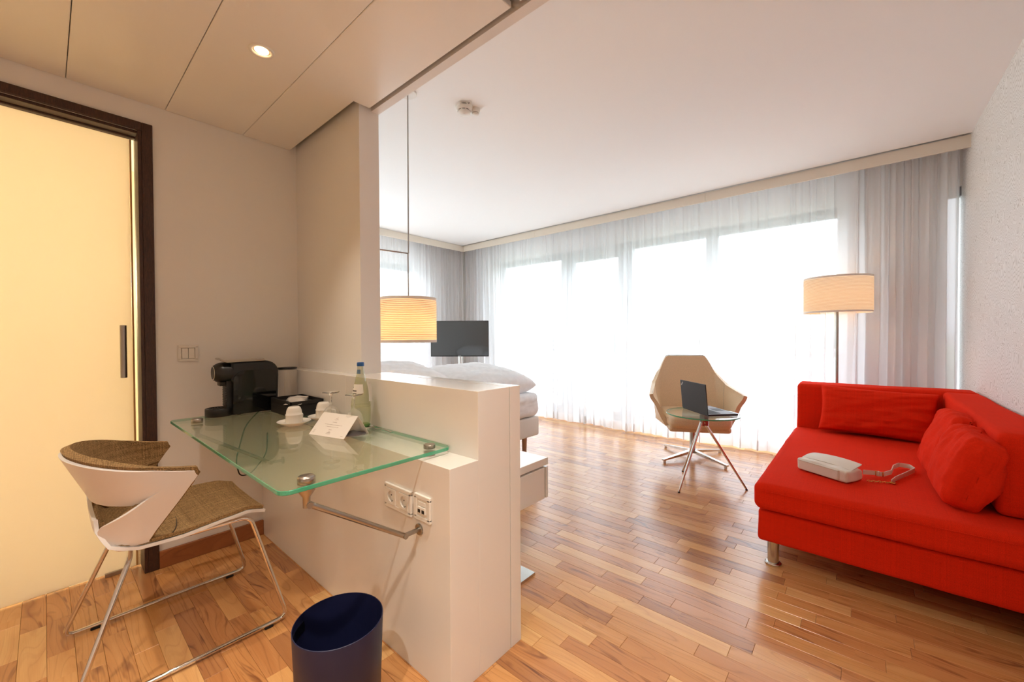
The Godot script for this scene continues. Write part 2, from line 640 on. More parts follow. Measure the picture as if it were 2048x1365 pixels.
func floor_planks() -> void:
	var base := struct("floor", MB.new().box(Vector3(-1.4, -0.12, -5.3), Vector3(4.72, -0.0125, 0.6)), M.dark_slot, "glossy parquet of short brown wooden strips with dark veins")
	var W := 0.0678
	var lens := [0.22, 0.27, 0.32, 0.37, 0.42, 0.48, 0.55]
	var shapes := {}
	var list := []
	var x := 1.278 - W * 39
	var row := 0
	while x < 4.70:
		var z := -5.25 - rng.randf() * 0.4
		while z < 0.594:
			var L: float = lens[rng.randi() % lens.size()]
			var r := rng.randf()
			var m := 0 if r < 0.27 else 1 if r < 0.45 else 2 if r < 0.62 else 3 if r < 0.80 else 4 if r < 0.89 else 5
			var z1 := minf(z + L, 0.594)
			var inside := not (x + W < 1.0 and z1 < -2.75) and z1 > -5.25
			if inside: list.append([x, z, L, m, rng.randi() % 9])
			z += L
		x += W
		row += 1
	# the 300 that show largest are pieces of their own
	var cam := Vector3(0, 1.13, 0)
	var basis_c := Basis.from_euler(Vector3(deg_to_rad(-0.701), deg_to_rad(-49.147), deg_to_rad(-0.33)))
	var seen := []
	for k in list.size():
		var p: Array = list[k]
		var c := Vector3(p[0] + W / 2, 0, minf(p[1] + p[2] / 2, 0.57))
		var d := basis_c.inverse() * (c - cam)
		var px := 1024.0 + 807.69 * d.x / -d.z
		var py := 682.5 - 807.69 * d.y / -d.z
		var hidden := d.z > -0.3 or px < -120 or px > 2150 or py > 1470
		if c.z < -0.95 and c.x > 0.80 and c.x < 1.2: hidden = true     # under the counter
		if c.x > 2.5 and c.z > -0.30: hidden = true                    # under the sofa
		if c.z < DOORWALL and c.x < 1.15: hidden = true
		# behind the counter's front
		if c.x > 1.146:
			var t := 1.146 / c.x
			if c.z * t < -0.954: hidden = true
		if not hidden: seen.append([p[2] * 1.13 / pow(-d.z, 3), k])
	seen.sort_custom(func(a, b): return a[0] > b[0])
	var single := {}
	for k in mini(300, seen.size()): single[seen[k][1]] = true
	var rest := []
	for m in 6:
		var st := SurfaceTool.new()
		st.begin(Mesh.PRIMITIVE_TRIANGLES)
		rest.append(st)
	for k in list.size():
		var p: Array = list[k]
		if single.has(k):
			var key := "%s_%d" % [p[2], p[4]]
			if not shapes.has(key):
				var st := SurfaceTool.new()
				st.begin(Mesh.PRIMITIVE_TRIANGLES)
				plank(st, Vector3.ZERO, p[2], W, p[4])
				st.generate_normals()
				shapes[key] = st.commit()
			var o := part("plank", shapes[key], M["wood_%d" % p[3]], base)
			o.position = Vector3(p[0], 0, p[1])
		else:
			plank(rest[p[3]], Vector3(p[0], 0, p[1]), p[2], W, p[4])
	var am := ArrayMesh.new()
	for m in 6:
		rest[m].generate_normals()
		rest[m].commit(am)
		am.surface_set_material(m, M["wood_%d" % m])
	var o := MeshInstance3D.new()
	o.name = "distant_planks"
	o.mesh = am
	o.set_meta("kind", "stuff")
	base.add_child(o)

func plank(st: SurfaceTool, at: Vector3, L: float, W: float, variant: int) -> void:
	var g := 0.00035
	var b := 0.0007
	var top := 0.0
	if at.z + L > 0.594: L = 0.594 - at.z
	var u0 := 0.05 + 0.31 * (variant % 3)
	var v0 := 0.1 * variant
	st.set_smooth_group(-1)
	var vert := func(x: float, y: float, z: float) -> void:
		st.set_uv(Vector2(u0 + x / 0.2, v0 + z / 0.8))
		st.add_vertex(at + Vector3(x, y, z))
	var q := func(a: Vector3, bb: Vector3, c: Vector3, d: Vector3) -> void:
		for p: Vector3 in [a, c, bb, a, d, c]: vert.call(p.x, p.y, p.z)
	var x0 := g
	var x1 := W - g
	var z0 := g
	var z1 := L - g
	q.call(Vector3(x0 + b, top, z1 - b), Vector3(x1 - b, top, z1 - b), Vector3(x1 - b, top, z0 + b), Vector3(x0 + b, top, z0 + b))
	var low := top - b
	q.call(Vector3(x0, low, z1), Vector3(x1, low, z1), Vector3(x1 - b, top, z1 - b), Vector3(x0 + b, top, z1 - b))
	q.call(Vector3(x1, low, z0), Vector3(x0, low, z0), Vector3(x0 + b, top, z0 + b), Vector3(x1 - b, top, z0 + b))
	q.call(Vector3(x1, low, z1), Vector3(x1, low, z0), Vector3(x1 - b, top, z0 + b), Vector3(x1 - b, top, z1 - b))
	q.call(Vector3(x0, low, z0), Vector3(x0, low, z1), Vector3(x0 + b, top, z1 - b), Vector3(x0 + b, top, z0 + b))
	var dn := -0.0125
	q.call(Vector3(x0, dn, z1), Vector3(x1, dn, z1), Vector3(x1, low, z1), Vector3(x0, low, z1))
	q.call(Vector3(x1, dn, z0), Vector3(x0, dn, z0), Vector3(x0, low, z0), Vector3(x1, low, z0))
	q.call(Vector3(x1, dn, z1), Vector3(x1, dn, z0), Vector3(x1, low, z0), Vector3(x1, low, z1))
	q.call(Vector3(x0, dn, z0), Vector3(x0, dn, z1), Vector3(x0, low, z1), Vector3(x0, low, z0))

func low_ceiling() -> void:
	var c := struct("ceiling_desk", MB.new().box(Vector3(-1.4, LOW + 0.10, -2.72), Vector3(1.078, LOW + 0.2, 0.594)), M.dark_slot, "lower ceiling of satin cream panels over the desk")
	var g := 0.0022
	var xs := [-1.39, -0.917, -0.587, -0.257, 0.073, 0.402, 0.7325]
	for k in xs.size() - 1:
		var ends := [[DOORWALL + 0.002, -0.91], [-0.87, 0.59]] if k > 3 else [[DOORWALL + 0.002, 0.59]]
		for a: Array in ends:
			part("ceiling_panel", MB.new().rbox(Vector3((xs[k] + xs[k + 1]) / 2, LOW + 0.012, (a[0] + a[1]) / 2), Vector3(xs[k + 1] - xs[k] - g, 0.024, a[1] - a[0]), 0.0025), M.panel_satin, c)
	# the panel next to the divider wall is notched round it
	var poly := PackedVector2Array([Vector2(0.7325 + g / 2, DOORWALL + 0.002), Vector2(0.977, DOORWALL + 0.002), Vector2(0.977, -1.833), Vector2(1.058, -1.833), Vector2(1.058, -0.91), Vector2(0.7325 + g / 2, -0.91)])
	part("ceiling_panel", MB.new().prism(poly, LOW, LOW + 0.024, 0.002), M.panel_satin, c)
	part("ceiling_panel", MB.new().rbox(Vector3(0.896, LOW + 0.012, -0.14), Vector3(0.324, 0.024, 1.46), 0.0025), M.panel_satin, c)
	struct("trim_3", MB.new().box(Vector3(1.078, LOW, -1.851), Vector3(1.118, CEIL, 0.594)), M.beam_paint, "painted beam edging the lower ceiling")
	# recessed spotlights; the second one hangs over the photographer
	var spots := [Vector3(0.569, LOW, -1.778), Vector3(0.569, LOW, -0.42), Vector3(-0.42, LOW, -1.778), Vector3(-0.42, LOW, -0.42)]  # the pair on the entry side is unseen, added as fill light
	var names := ["recessed ceiling spotlight glowing in the panel above the desk", "recessed ceiling spotlight in the panel above the counter end", "unseen added fill spotlight in front of the frosted door", "unseen added fill spotlight near the entry wall"]
	for k in 4:
		var t := thing("ceiling_spotlight", names[k], "spotlight", spots[k], 0.0, "recessed spotlights")
		part("trim_ring", MB.new().lathe(Vector3.ZERO, [Vector2(0.030, -0.001), Vector2(0.030, -0.001), Vector2(0.033, -0.005), Vector2(0.040, -0.006), Vector2(0.043, -0.004), Vector2(0.044, 0.0)], 40), M.white_plastic, t)
		part("reflector", MB.new().lathe(Vector3.ZERO, [Vector2(0.030, -0.001), Vector2(0.029, 0.004), Vector2(0.028, 0.004), Vector2(0.028, 0.012)], 40), M.bright_steel, t)
		var em := mat("spot_glow", Color(1, 0.9, 0.75), 0.4)
		em.emission_enabled = true
		em.emission = Color(1, 0.82, 0.6)
		em.emission_energy_multiplier = 5.0
		part("lamp_lens", MB.new().lathe(Vector3.ZERO, [Vector2(0, -0.0045), Vector2(0.012, -0.0040), Vector2(0.020, -0.0025), Vector2(0.024, -0.0005), Vector2(0.024, -0.0005), Vector2(0, 0.008)], 32), em, t)
		var s := SpotLight3D.new()
		s.name = "spot_beam"
		s.light_color = Color(1.0, 0.95, 0.88)
		s.light_energy = [0.34, 0.95, 0.5, 1.5][k]
		s.spot_angle = [38.0, 46.0, 42.0, 48.0][k]
		s.spot_angle_attenuation = 1.0
		s.spot_range = 9.0
		s.light_size = 0.02
		s.shadow_enabled = true
		t.add_child(s)
		s.position = Vector3(0, -0.014, 0)
		s.rotation_degrees = Vector3(-90, 0, 0)

# ---------------------------------------------------------------- windows, curtains, outdoors
func windows() -> void:
	# wall round the long window: lintel, piers, low sill
	var w := MB.new()
	w.box(Vector3(4.70, 2.29, -5.4), Vector3(4.95, 2.75, 0.75))
	w.box(Vector3(4.70, 0, -5.4), Vector3(4.95, 2.29, -4.34))
	w.box(Vector3(4.70, 0, -0.10), Vector3(4.95, 2.29, 0.47))
	w.box(Vector3(4.70, -0.12, -5.4), Vector3(4.95, 0.05, 0.75))
	struct("wall_window", w, M.white_paint, "window wall behind the sheer curtains")
	var l := MB.new()
	l.box(Vector3(1.0, 2.20, -5.35), Vector3(4.95, 2.75, -5.10))
	l.box(Vector3(1.0, -0.12, -5.35), Vector3(4.95, 0.05, -5.10))
	l.box(Vector3(3.86, 0.05, -5.35), Vector3(4.70, 2.20, -5.10))
	l.box(Vector3(1.0, 0.05, -5.35), Vector3(1.16, 2.20, -5.10))
	struct("wall_bed_window", l, M.white_paint)
	var specs := [[-4.34, -3.11, 2.29, 0.075, 0.09], [-3.05, -2.25, 2.29, 0.075, 0.16], [-2.19, -1.23, 2.29, 0.06, 0.09], [-1.23, -0.10, 2.29, 0.06, 0.09], [0.47, 0.75, 2.29, 0.05, 0.07]]
	var n := 1
	for s: Array in specs:
		window_unit("window_%d" % n, Vector3(4.75, 0.05, s[0]), Vector3(4.75, s[2], s[1]), s[3], s[4])
		n += 1
	window_unit("window_%d" % n, Vector3(1.16, 0.05, -5.17), Vector3(2.51, 2.20, -5.17), 0.07, 0.09)  # unseen stretch of bed window, widened and left uncurtained to add daylight
	window_unit("window_%d" % (n + 1), Vector3(2.51, 0.05, -5.17), Vector3(3.86, 2.20, -5.17), 0.07, 0.09)
	struct("trim_4", MB.new().box(Vector3(4.735, 0.05, -3.11), Vector3(4.80, 2.29, -3.05)).box(Vector3(4.735, 0.05, -2.25), Vector3(4.80, 2.29, -2.19)), M.grey_frame)

func window_unit(called: String, a: Vector3, b: Vector3, fw: float, head: float) -> void:
	var along_z := absf(a.x - b.x) < 0.001
	var o := Node3D.new()
	o.name = called
	o.set_meta("kind", "structure")
	add_child(o)
	var bar := func(p0: float, p1: float, y0: float, y1: float) -> MB:
		if along_z: return MB.new().rbox(Vector3(a.x + 0.03, (y0 + y1) / 2, (p0 + p1) / 2), Vector3(0.07, y1 - y0, p1 - p0), 0.004)
		return MB.new().rbox(Vector3((p0 + p1) / 2, (y0 + y1) / 2, a.z - 0.03), Vector3(p1 - p0, y1 - y0, 0.07), 0.004)
	var s0 := a.z if along_z else a.x
	var s1 := b.z if along_z else b.x
	part("frame_side", bar.call(s0, s0 + fw, a.y, b.y), M.grey_frame, o)
	part("frame_side", bar.call(s1 - fw, s1, a.y, b.y), M.grey_frame, o)
	part("frame_head", bar.call(s0 + fw, s1 - fw, b.y - head, b.y), M.grey_frame, o)
	part("frame_sill", bar.call(s0 + fw, s1 - fw, a.y, a.y + 0.11), M.grey_frame, o)
	var g := MB.new()
	if along_z: g.quad(Vector3(a.x + 0.04, a.y + 0.1, s1 - fw), Vector3(a.x + 0.04, a.y + 0.1, s0 + fw), Vector3(a.x + 0.04, b.y - head, s0 + fw), Vector3(a.x + 0.04, b.y - head, s1 - fw))
	else: g.quad(Vector3(s0 + fw, a.y + 0.1, a.z - 0.04), Vector3(s1 - fw, a.y + 0.1, a.z - 0.04), Vector3(s1 - fw, b.y - head, a.z - 0.04), Vector3(s0 + fw, b.y - head, a.z - 0.04))
	part("pane", g, M.window_glass, o)

# a hanging cloth from s0 to s1 along z (side x) or along x (side z), with soft vertical folds
func hang(s0: float, s1: float, off: float, along_z: bool, lam: float, amp: float, lap: float, y0: float, y1: float, sd: int, swing := 0.0) -> Array:
	var n1 := noise(sd, 1.0, 2)
	var cols := int(absf(s1 - s0) / lam * 16.0)
	var rows := 14
	var P := []
	for i in cols + 1:
		var t := float(i) / cols
		var s := lerpf(s0, s1, t)
		var ph := TAU * s / lam + n1.get_noise_1d(s * 2.6) * 5.0
		var k := 0.55 + 0.75 * absf(n1.get_noise_1d(s * 3.3 + 40.0)) * 2.0
		var col := []
		for j in rows + 1:
			var v := float(j) / rows
			var low := smoothstep(0.0, 1.0, 1.0 - v)
			var am := amp * k * (0.35 + 0.65 * low)
			var p2 := ph + n1.get_noise_2d(s * 1.5, v * 1.2) * 0.9 * low
			var d := am * sin(p2) + amp * 0.35 * (1.0 - low) * sin(ph * 2.3) + n1.get_noise_2d(s * 0.8, v * 0.7) * 0.03
			var side := lap * k * sin(2.0 * p2) * (0.3 + 0.7 * low) + swing * sin(v * PI) * (1.0 - absf(2.0 * t - 1.0)) * 0.4
			var y := lerpf(y0, y1, v) + (n1.get_noise_1d(s * 4.0 + 9.0) * 0.012 * (1.0 - v) if j == 0 else 0.0)
			col.append(Vector3(off + d, y, s + side) if along_z else Vector3(s + side, y, off + d))
		P.append(col)
	return P

func curtain(called: String, label: String, P: Array, cloth_m: Material, hem_m: Material, group: String) -> void:
	var o := thing(called, label, "curtain", Vector3(P[0][0].x, 0, P[0][0].z), 0.0, group)
	part("cloth", MB.new().surface(P), cloth_m, o, true)
	if hem_m:
		var H := []
		for c: Array in P:
			var a: Vector3 = c[0]
			var b: Vector3 = c[1]
			var q := (b - a) * (0.10 / (b.y - a.y))
			var nrm := Vector3(-0.0025, 0, 0.0025)
			H.append([a + nrm, a + q * 0.5 + nrm, a + q + nrm])
		part("hem", MB.new().surface(H), hem_m, o, true)

func curtains() -> void:
	curtain("sheer_curtain", "white sheer curtain hanging between the corner drapes and the meeting edge", hang(-4.62, -2.28, 4.49, true, 0.13, 0.030, 0.022, 0.012, 2.56, 3, 0.0), M.sheer, M.sheer_hem, "sheer window curtains")
	curtain("sheer_curtain", "wide white sheer curtain behind the beige armchair and floor lamp", hang(-2.40, -0.02, 4.47, true, 0.15, 0.032, 0.022, 0.012, 2.56, 8, 0.05), M.sheer, M.sheer_hem, "sheer window curtains")
	curtain("sheer_curtain", "white sheer curtain over the bed window beside the narrow wall", hang(2.80, 3.70, -4.90, false, 0.13, 0.028, 0.02, 0.012, 2.56, 14), M.sheer, M.sheer_hem, "sheer window curtains")
	curtain("drape", "grey drape bunched behind the sofa and floor lamp", hang(-0.16, 0.565, 4.56, true, 0.105, 0.040, 0.016, 0.012, 2.56, 21), M.drape, null, "grey drapes")
	curtain("drape", "grey drape bunched in the room corner on the long window side", hang(-4.97, -4.45, 4.58, true, 0.085, 0.034, 0.014, 0.012, 2.56, 27), M.drape, null, "grey drapes")
	curtain("drape", "grey drape bunched in the room corner above the bed", hang(3.52, 4.52, -4.99, false, 0.10, 0.036, 0.014, 0.012, 2.56, 33), M.drape, null, "grey drapes")
	for a: Array in [[Vector3(4.48, 2.56, -5.0), Vector3(4.60, 2.572, 0.594)], [Vector3(1.2, 2.56, -5.02), Vector3(4.48, 2.572, -4.87)]]:
		solo("curtain_rail", MB.new().box(a[0], a[1]), M.white_plastic, "slim white curtain rail hidden behind the cream fascia", "rail", "curtain rails")

func outside() -> void:
	struct("terrace_floor", MB.new().box(Vector3(4.95, -0.14, -9.0), Vector3(6.9, -0.04, 5.0)).box(Vector3(-1.0, -0.14, -9.0), Vector3(4.95, -0.04, -5.35)), M.concrete)
	struct("terrace_parapet", MB.new().box(Vector3(6.8, -0.14, -9.0), Vector3(7.0, 0.30, 5.0)).box(Vector3(-1.0, -0.14, -9.2), Vector3(7.0, 0.30, -9.0)), M.parapet)
	struct("ground", MB.new().box(Vector3(-150, -3.6, -150), Vector3(220, -3.5, 150)), M.lawn)
	var r := RandomNumberGenerator.new()
	r.seed = 5
	var sph := SphereMesh.new()
	for k in 18:
		var ang := deg_to_rad(-10.0 + 100.0 * k / 17.0)        # from +x round to -z
		var dist := r.randf_range(60, 66)
		var at := Vector3(cos(ang) * dist, -3.5, -sin(ang) * dist)
		var h := r.randf_range(6.4, 7.6)
		var t := thing("tree", "pale distant tree in the treeline beyond the terrace", "tree", at, r.randf() * TAU, "trees beyond the terrace")
		var n1 := noise(60 + k, 0.25, 3)
		var rad := r.randf_range(2.3, 2.8)
		var P := []
		for i in 17:
			var col := []
			for j in 11:
				var th := TAU * i / 16.0
				var fi := PI * j / 10.0 - PI / 2
				var d := Vector3(cos(th) * cos(fi), sin(fi), -sin(th) * cos(fi))
				var q := 1.0 + 0.5 * n1.get_noise_3dv(d * 5.0)
				col.append(Vector3(d.x * rad, d.y * (h - 1.6) * 0.5, d.z * rad) * q + Vector3(0, h * 0.5 + 0.8, 0))
			P.append(col)
		part("crown", MB.new().surface(P), M.foliage, t)
		part("trunk", MB.new().cyl(Vector3.ZERO, Vector3(0, 2.5, 0), 0.22, 0.16, 8), M.bark, t)
	for a: Array in [[42.0, -30.0, "white distant house with a grey roof left of the terrace view"], [46.0, -14.0, "white distant house with a grey roof straight beyond the terrace"], [44.0, -2.0, "white distant house with a grey roof seen behind the armchair"]]:
		var t := thing("house", a[2], "house", Vector3(a[0], -3.5, a[1]))
		part("house_wall", MB.new().box(Vector3(-3, 0, -3), Vector3(3, 2.9, 3)), M.house_white, t)
		part("roof", MB.new().prism(PackedVector2Array([Vector2(-3.2, -3.2), Vector2(3.2, -3.2), Vector2(3.2, 3.2), Vector2(-3.2, 3.2)]), 2.9, 3.3, 0.1), M.house_roof, t)

# ---------------------------------------------------------------- divider counter, door
func counter() -> void:
	var o := thing("divider_counter", "glossy white stepped counter between the desk and the bed", "counter", Vector3(0.97, 0, -1.78))
	part("lower_body", MB.new().rbox(Vector3(0.8685, 0.3605, -1.778), Vector3(0.123, 0.721, 1.648), 0.0012), M.lacquer, o, true)
	part("upper_body", MB.new().rbox(Vector3(1.0085, 0.474, -1.4025), Vector3(0.157, 0.948, 0.897), 0.0012), M.lacquer, o, true)
	part("ledge", MB.new().rbox(Vector3(0.971, 0.474, -2.2265), Vector3(0.082, 0.948, 0.751), 0.0012), M.lacquer, o, true)
	part("headboard_panel", MB.new().rbox(Vector3(1.1185, 0.474, -1.402), Vector3(0.055, 0.948, 0.896), 0.0012), M.lacquer, o, true)
	wall_plate("power_socket", "white double power socket on the counter front under the desk", Vector3(0.807, 0.562, -1.2255), -PI / 2, 2, true)
	wall_plate("data_socket", "white network socket on the counter front beside the power socket", Vector3(0.807, 0.567, -1.0855), -PI / 2, 1, false)
	var s := thing("light_switch", "white double light switch beside the door frame", "switch", Vector3(0.477, 1.052, DOORWALL))
	frame_bars(s, 0.082, 0.082, 0.0135, 0.010)
	for k: float in [-1.0, 1.0]:
		part("rocker", MB.new().rbox(Vector3(k * 0.0134, 0, 0.005), Vector3(0.0252, 0.0525, 0.010), 0.0015), M.white_plastic, s)

func frame_bars(o: Node3D, w: float, h: float, b: float, d: float) -> void:
	var f := MB.new()
	f.rbox(Vector3(0, h / 2 - b / 2, d / 2), Vector3(w, b, d), 0.002)
	f.rbox(Vector3(0, -h / 2 + b / 2, d / 2), Vector3(w, b, d), 0.002)
	f.rbox(Vector3(-w / 2 + b / 2, 0, d / 2), Vector3(b, h - b, d), 0.002)
	f.rbox(Vector3(w / 2 - b / 2, 0, d / 2), Vector3(b, h - b, d), 0.002)
	part("cover_frame", f, M.white_plastic, o)
	part("gap_shade_plate", MB.new().box(Vector3(-w / 2 + b, -h / 2 + b, 0), Vector3(w / 2 - b, h / 2 - b, 0.0004)), M.dark_slot, o)  # dark plate added to paint the shade in the gaps round the inserts

func wall_plate(called: String, label: String, at: Vector3, turn: float, n: int, power: bool) -> void:
	var o := thing(called, label, "socket", at, turn)
	var w := 0.083 + 0.0775 * (n - 1)
	frame_bars(o, w, 0.085, 0.0145, 0.009)
	for k in n:
		var cx := (k - (n - 1) / 2.0) * 0.0775
		var m := MB.new()
		var hs := 0.0272
		if n > 1 and k == 0: m.rbox(Vector3(0, 0, 0.004), Vector3(0.0235, 0.058, 0.008), 0.001)
		if power:
			# front plate with a round well
			var rr := 0.0195
			var segs := 32
			for i in segs:
				var a0 := TAU * i / segs
				var a1 := TAU * (i + 1) / segs
				var c0 := Vector2(cos(a0), sin(a0))
				var c1 := Vector2(cos(a1), sin(a1))
				var e0 := c0 / maxf(absf(c0.x), absf(c0.y)) * hs
				var e1 := c1 / maxf(absf(c1.x), absf(c1.y)) * hs
				var f := func(p: Vector2, z: float) -> Vector3: return Vector3(cx + p.x, p.y, z)
				m.quad(f.call(c0 * rr, 0.010), f.call(e0, 0.010), f.call(e1, 0.010), f.call(c1 * rr, 0.010))
				m.quad(f.call(c0 * rr, 0.0005), f.call(c0 * rr, 0.010), f.call(c1 * rr, 0.010), f.call(c1 * rr, 0.0005))
				m.tri(f.call(Vector2.ZERO, 0.0005), f.call(c0 * rr, 0.0005), f.call(c1 * rr, 0.0005))
				m.quad(f.call(e0, 0.010), f.call(e0, 0.0), f.call(e1, 0.0), f.call(e1, 0.010))
			var ins := part("socket_insert", m, M.white_plastic, o)
			for s: float in [-1.0, 1.0]: part("pin_hole", MB.new().cyl(Vector3(cx + s * 0.0095, 0, 0.0003), Vector3(cx + s * 0.0095, 0, 0.0010), 0.0026), M.dark_slot, ins)
			for s: float in [-1.0, 1.0]: part("earth_clip", MB.new().box(Vector3(cx - 0.0025, s * 0.0185 - 0.001, 0.001), Vector3(cx + 0.0025, s * 0.0185 + 0.001, 0.008)), M.steel, ins)
		else:
			m.box(Vector3(cx - hs, -hs, 0), Vector3(cx + hs, hs, 0.0062))
			var ins := part("socket_insert", m, M.white_plastic, o)
			part("label_field", MB.new().rbox(Vector3(cx, 0.014, 0.0072), Vector3(0.042, 0.014, 0.003), 0.0008), M.white_plastic, ins)
			for s: float in [-1.0, 1.0]:
				part("jack_hood", MB.new().rbox(Vector3(cx + s * 0.0105, -0.006, 0.0085), Vector3(0.019, 0.022, 0.006), 0.0015), M.white_plastic, ins)
				part("jack_opening", MB.new().box(Vector3(cx + s * 0.0105 - 0.0065, -0.014, 0.0110), Vector3(cx + s * 0.0105 + 0.0065, -0.003, 0.0122)), M.dark_slot, ins)

func door() -> void:
	var o := Node3D.new()
	o.name = "door_1"
	o.set_meta("kind", "structure")
	o.set_meta("label", "frosted glass sliding door glowing amber in a dark brown frame")
	add_child(o)
	# casing and lining
	part("casing_side", MB.new().rbox(Vector3(0.332, 1.078, -2.596), Vector3(0.040, 2.156, 0.016), 0.0025), M.wenge, o)
	part("casing_head", MB.new().rbox(Vector3(-0.40, 2.1365, -2.596), Vector3(1.424, 0.039, 0.016), 0.0025), M.wenge, o)
	part("lining_side", MB.new().rbox(Vector3(0.305, 1.058, -2.655), Vector3(0.014, 2.116, 0.13), 0.002), M.wenge, o)
	part("lining_head", MB.new().rbox(Vector3(-0.40, 2.110, -2.633), Vector3(1.424, 0.014, 0.055), 0.002), M.wenge, o)
	part("track_cover", MB.new().rbox(Vector3(-0.40, 2.120, -2.685), Vector3(1.424, 0.045, 0.030), 0.004), M.wenge, o)
	part("stop_head", MB.new().rbox(Vector3(-0.40, 2.106, -2.668), Vector3(1.424, 0.02, 0.010), 0.004), M.wenge, o)
	var g := part("frosted_pane", MB.new().rbox(Vector3(-0.26, 1.055, -2.711), Vector3(1.08, 2.094, 0.008), 0.001), M.frosted_glass, o)
	part("edge_profile", MB.new().box(Vector3(0.281, 0.008, -2.716), Vector3(0.288, 2.10, -2.704)), M.glass_side, g)
	var h := part("door_handle", MB.new().cyl(Vector3(0.2437, 0.942, -2.655), Vector3(0.2437, 1.192, -2.655), 0.0122, -1, 28, 0.001), M.steel, o)
	for y: float in [0.985, 1.145]:
		part("standoff", MB.new().cyl(Vector3(0.2437, y, -2.707), Vector3(0.2437, y, -2.655), 0.008), M.bright_steel, h)
	part("floor_guide", MB.new().rbox(Vector3(0.205, 0.010, -2.690), Vector3(0.07, 0.018, 0.014), 0.002), M.steel, o)
	# bathroom lamp whose light fills the frosted pane
	var t := thing("bathroom_wall_lamp", "round warm wall lamp glowing behind the frosted door", "lamp", Vector3(-0.22, 1.55, -4.20))
	var em := mat("bath_glow", Color(1, 0.9, 0.7), 0.5)
	em.emission_enabled = true
	em.emission = Color(1, 0.80, 0.48)
	em.emission_energy_multiplier = 1.5
	part("lamp_glass", MB.new().lathe(Vector3.ZERO, [Vector2(0, -0.07), Vector2(0.10, -0.06), Vector2(0.15, -0.03), Vector2(0.16, 0.0)], 32, Vector3(0, 0, -1)), em, t)
	var l := OmniLight3D.new()
	l.name = "bathroom_light"
	l.light_color = Color(1.0, 0.93, 0.79)
	l.light_energy = 0.39
	l.light_size = 0.12
	l.omni_range = 8.0
	l.shadow_enabled = true
	t.add_child(l)
	l.position = Vector3(0, 0, 0.20)

# ---------------------------------------------------------------- glass desk and what stands on it
func desk() -> void:
	var o := thing("glass_desk", "clear glass desk top with green edges on steel brackets", "desk", Vector3(0.65, 0.0, -1.75))
	var poly := round_rect(0.375, -2.445, 0.929, -1.083, 0.028)
	part("glass_pane", MB.new().prism(poly, DESK - 0.012, DESK, 0.0, false, true), M.table_glass, o, true)
	var e := MB.new()
	e.prism(poly, DESK - 0.0119, DESK - 0.0001, 0.0015, true, false)
	part("glass_edge", e, M.glass_edge, o, true, "green polished glass edge")
	var k := 0
	for z: float in [-1.108, -2.28]:
		var x := 0.447
		var b := part("support_arm", MB.new().tube([Vector3(x + 0.004, 0.688, z), Vector3(0.747, 0.490, z)], 0.0082, 16), M.steel, o, true)
		part("clamp_cap", MB.new().lathe(Vector3(x, DESK, z), [Vector2(0, 0.019), Vector2(0.019, 0.019), Vector2(0.022, 0.016), Vector2(0.022, 0.0), Vector2(0, 0.0)].duplicate(), 28), M.steel, b, true)
		part("clamp_foot", MB.new().lathe(Vector3(x, 0.680, z), [Vector2(0, 0), Vector2(0.0095, 0), Vector2(0.0095, 0), Vector2(0.0095, 0.028), Vector2(0.022, 0.046), Vector2(0.022, 0.053), Vector2(0.022, 0.053), Vector2(0, 0.053)], 28), M.steel, b, true)
		part("wall_stub", MB.new().cyl(Vector3(0.745, 0.490, z), Vector3(0.803, 0.490, z), 0.0075), M.steel, b, true)
		part("hinge_pin", MB.new().cyl(Vector3(0.747, 0.490, z - 0.011), Vector3(0.747, 0.490, z + 0.011), 0.0085), M.steel, b, true)
		part("hinge_pin", MB.new().cyl(Vector3(x + 0.004, 0.686, z - 0.012), Vector3(x + 0.004, 0.686, z + 0.012), 0.0085), M.steel, b, true)
		part("wall_flange", MB.new().cyl(Vector3(0.8005, 0.490, z), Vector3(0.807, 0.490, z), 0.0185, -1, 28, 0.001), M.steel, b, true)
		k += 1
	for z: float in [-1.125, -2.33]:
		part("support_stud", MB.new().cyl(Vector3(0.862, 0.721, z), Vector3(0.862, DESK - 0.012, z), 0.020, -1, 28), M.steel, o, true)
		part("stud_cap", MB.new().cyl(Vector3(0.862, DESK, z), Vector3(0.862, DESK + 0.014, z), 0.020, -1, 28, 0.0015), M.steel, o, true)

func profile_solid(poly: Array, z0: float, z1: float, bev: float) -> MB:
	# polygon in x, y pulled along z
	var pv := PackedVector2Array()
	for p: Vector2 in poly: pv.append(p)
	var m := MB.new()
	var tmp := MB.new()
	tmp.prism(pv, z0, z1, bev)
	var am := tmp.done()
	var a := am.surface_get_arrays(0)
	var vs: PackedVector3Array = a[Mesh.ARRAY_VERTEX]
	var id: PackedInt32Array = a[Mesh.ARRAY_INDEX] if a[Mesh.ARRAY_INDEX] != null else PackedInt32Array(range(vs.size()))
	for k in range(0, id.size(), 3):
		# (x, y, z) -> (x, z, y) mirrors, so the order is swapped
		var p := vs[id[k]]
		var q := vs[id[k + 1]]
		var r := vs[id[k + 2]]
		m.tri(Vector3(p.x, p.z, p.y), Vector3(q.x, q.z, q.y), Vector3(r.x, r.z, r.y))
	return m

func arc(c: Vector2, r: float, a0: float, a1: float, n: int) -> Array:
	var out := []
	for k in n + 1:
		var a := deg_to_rad(lerpf(a0, a1, float(k) / n))
		out.append(c + Vector2(cos(a), sin(a)) * r)
	return out

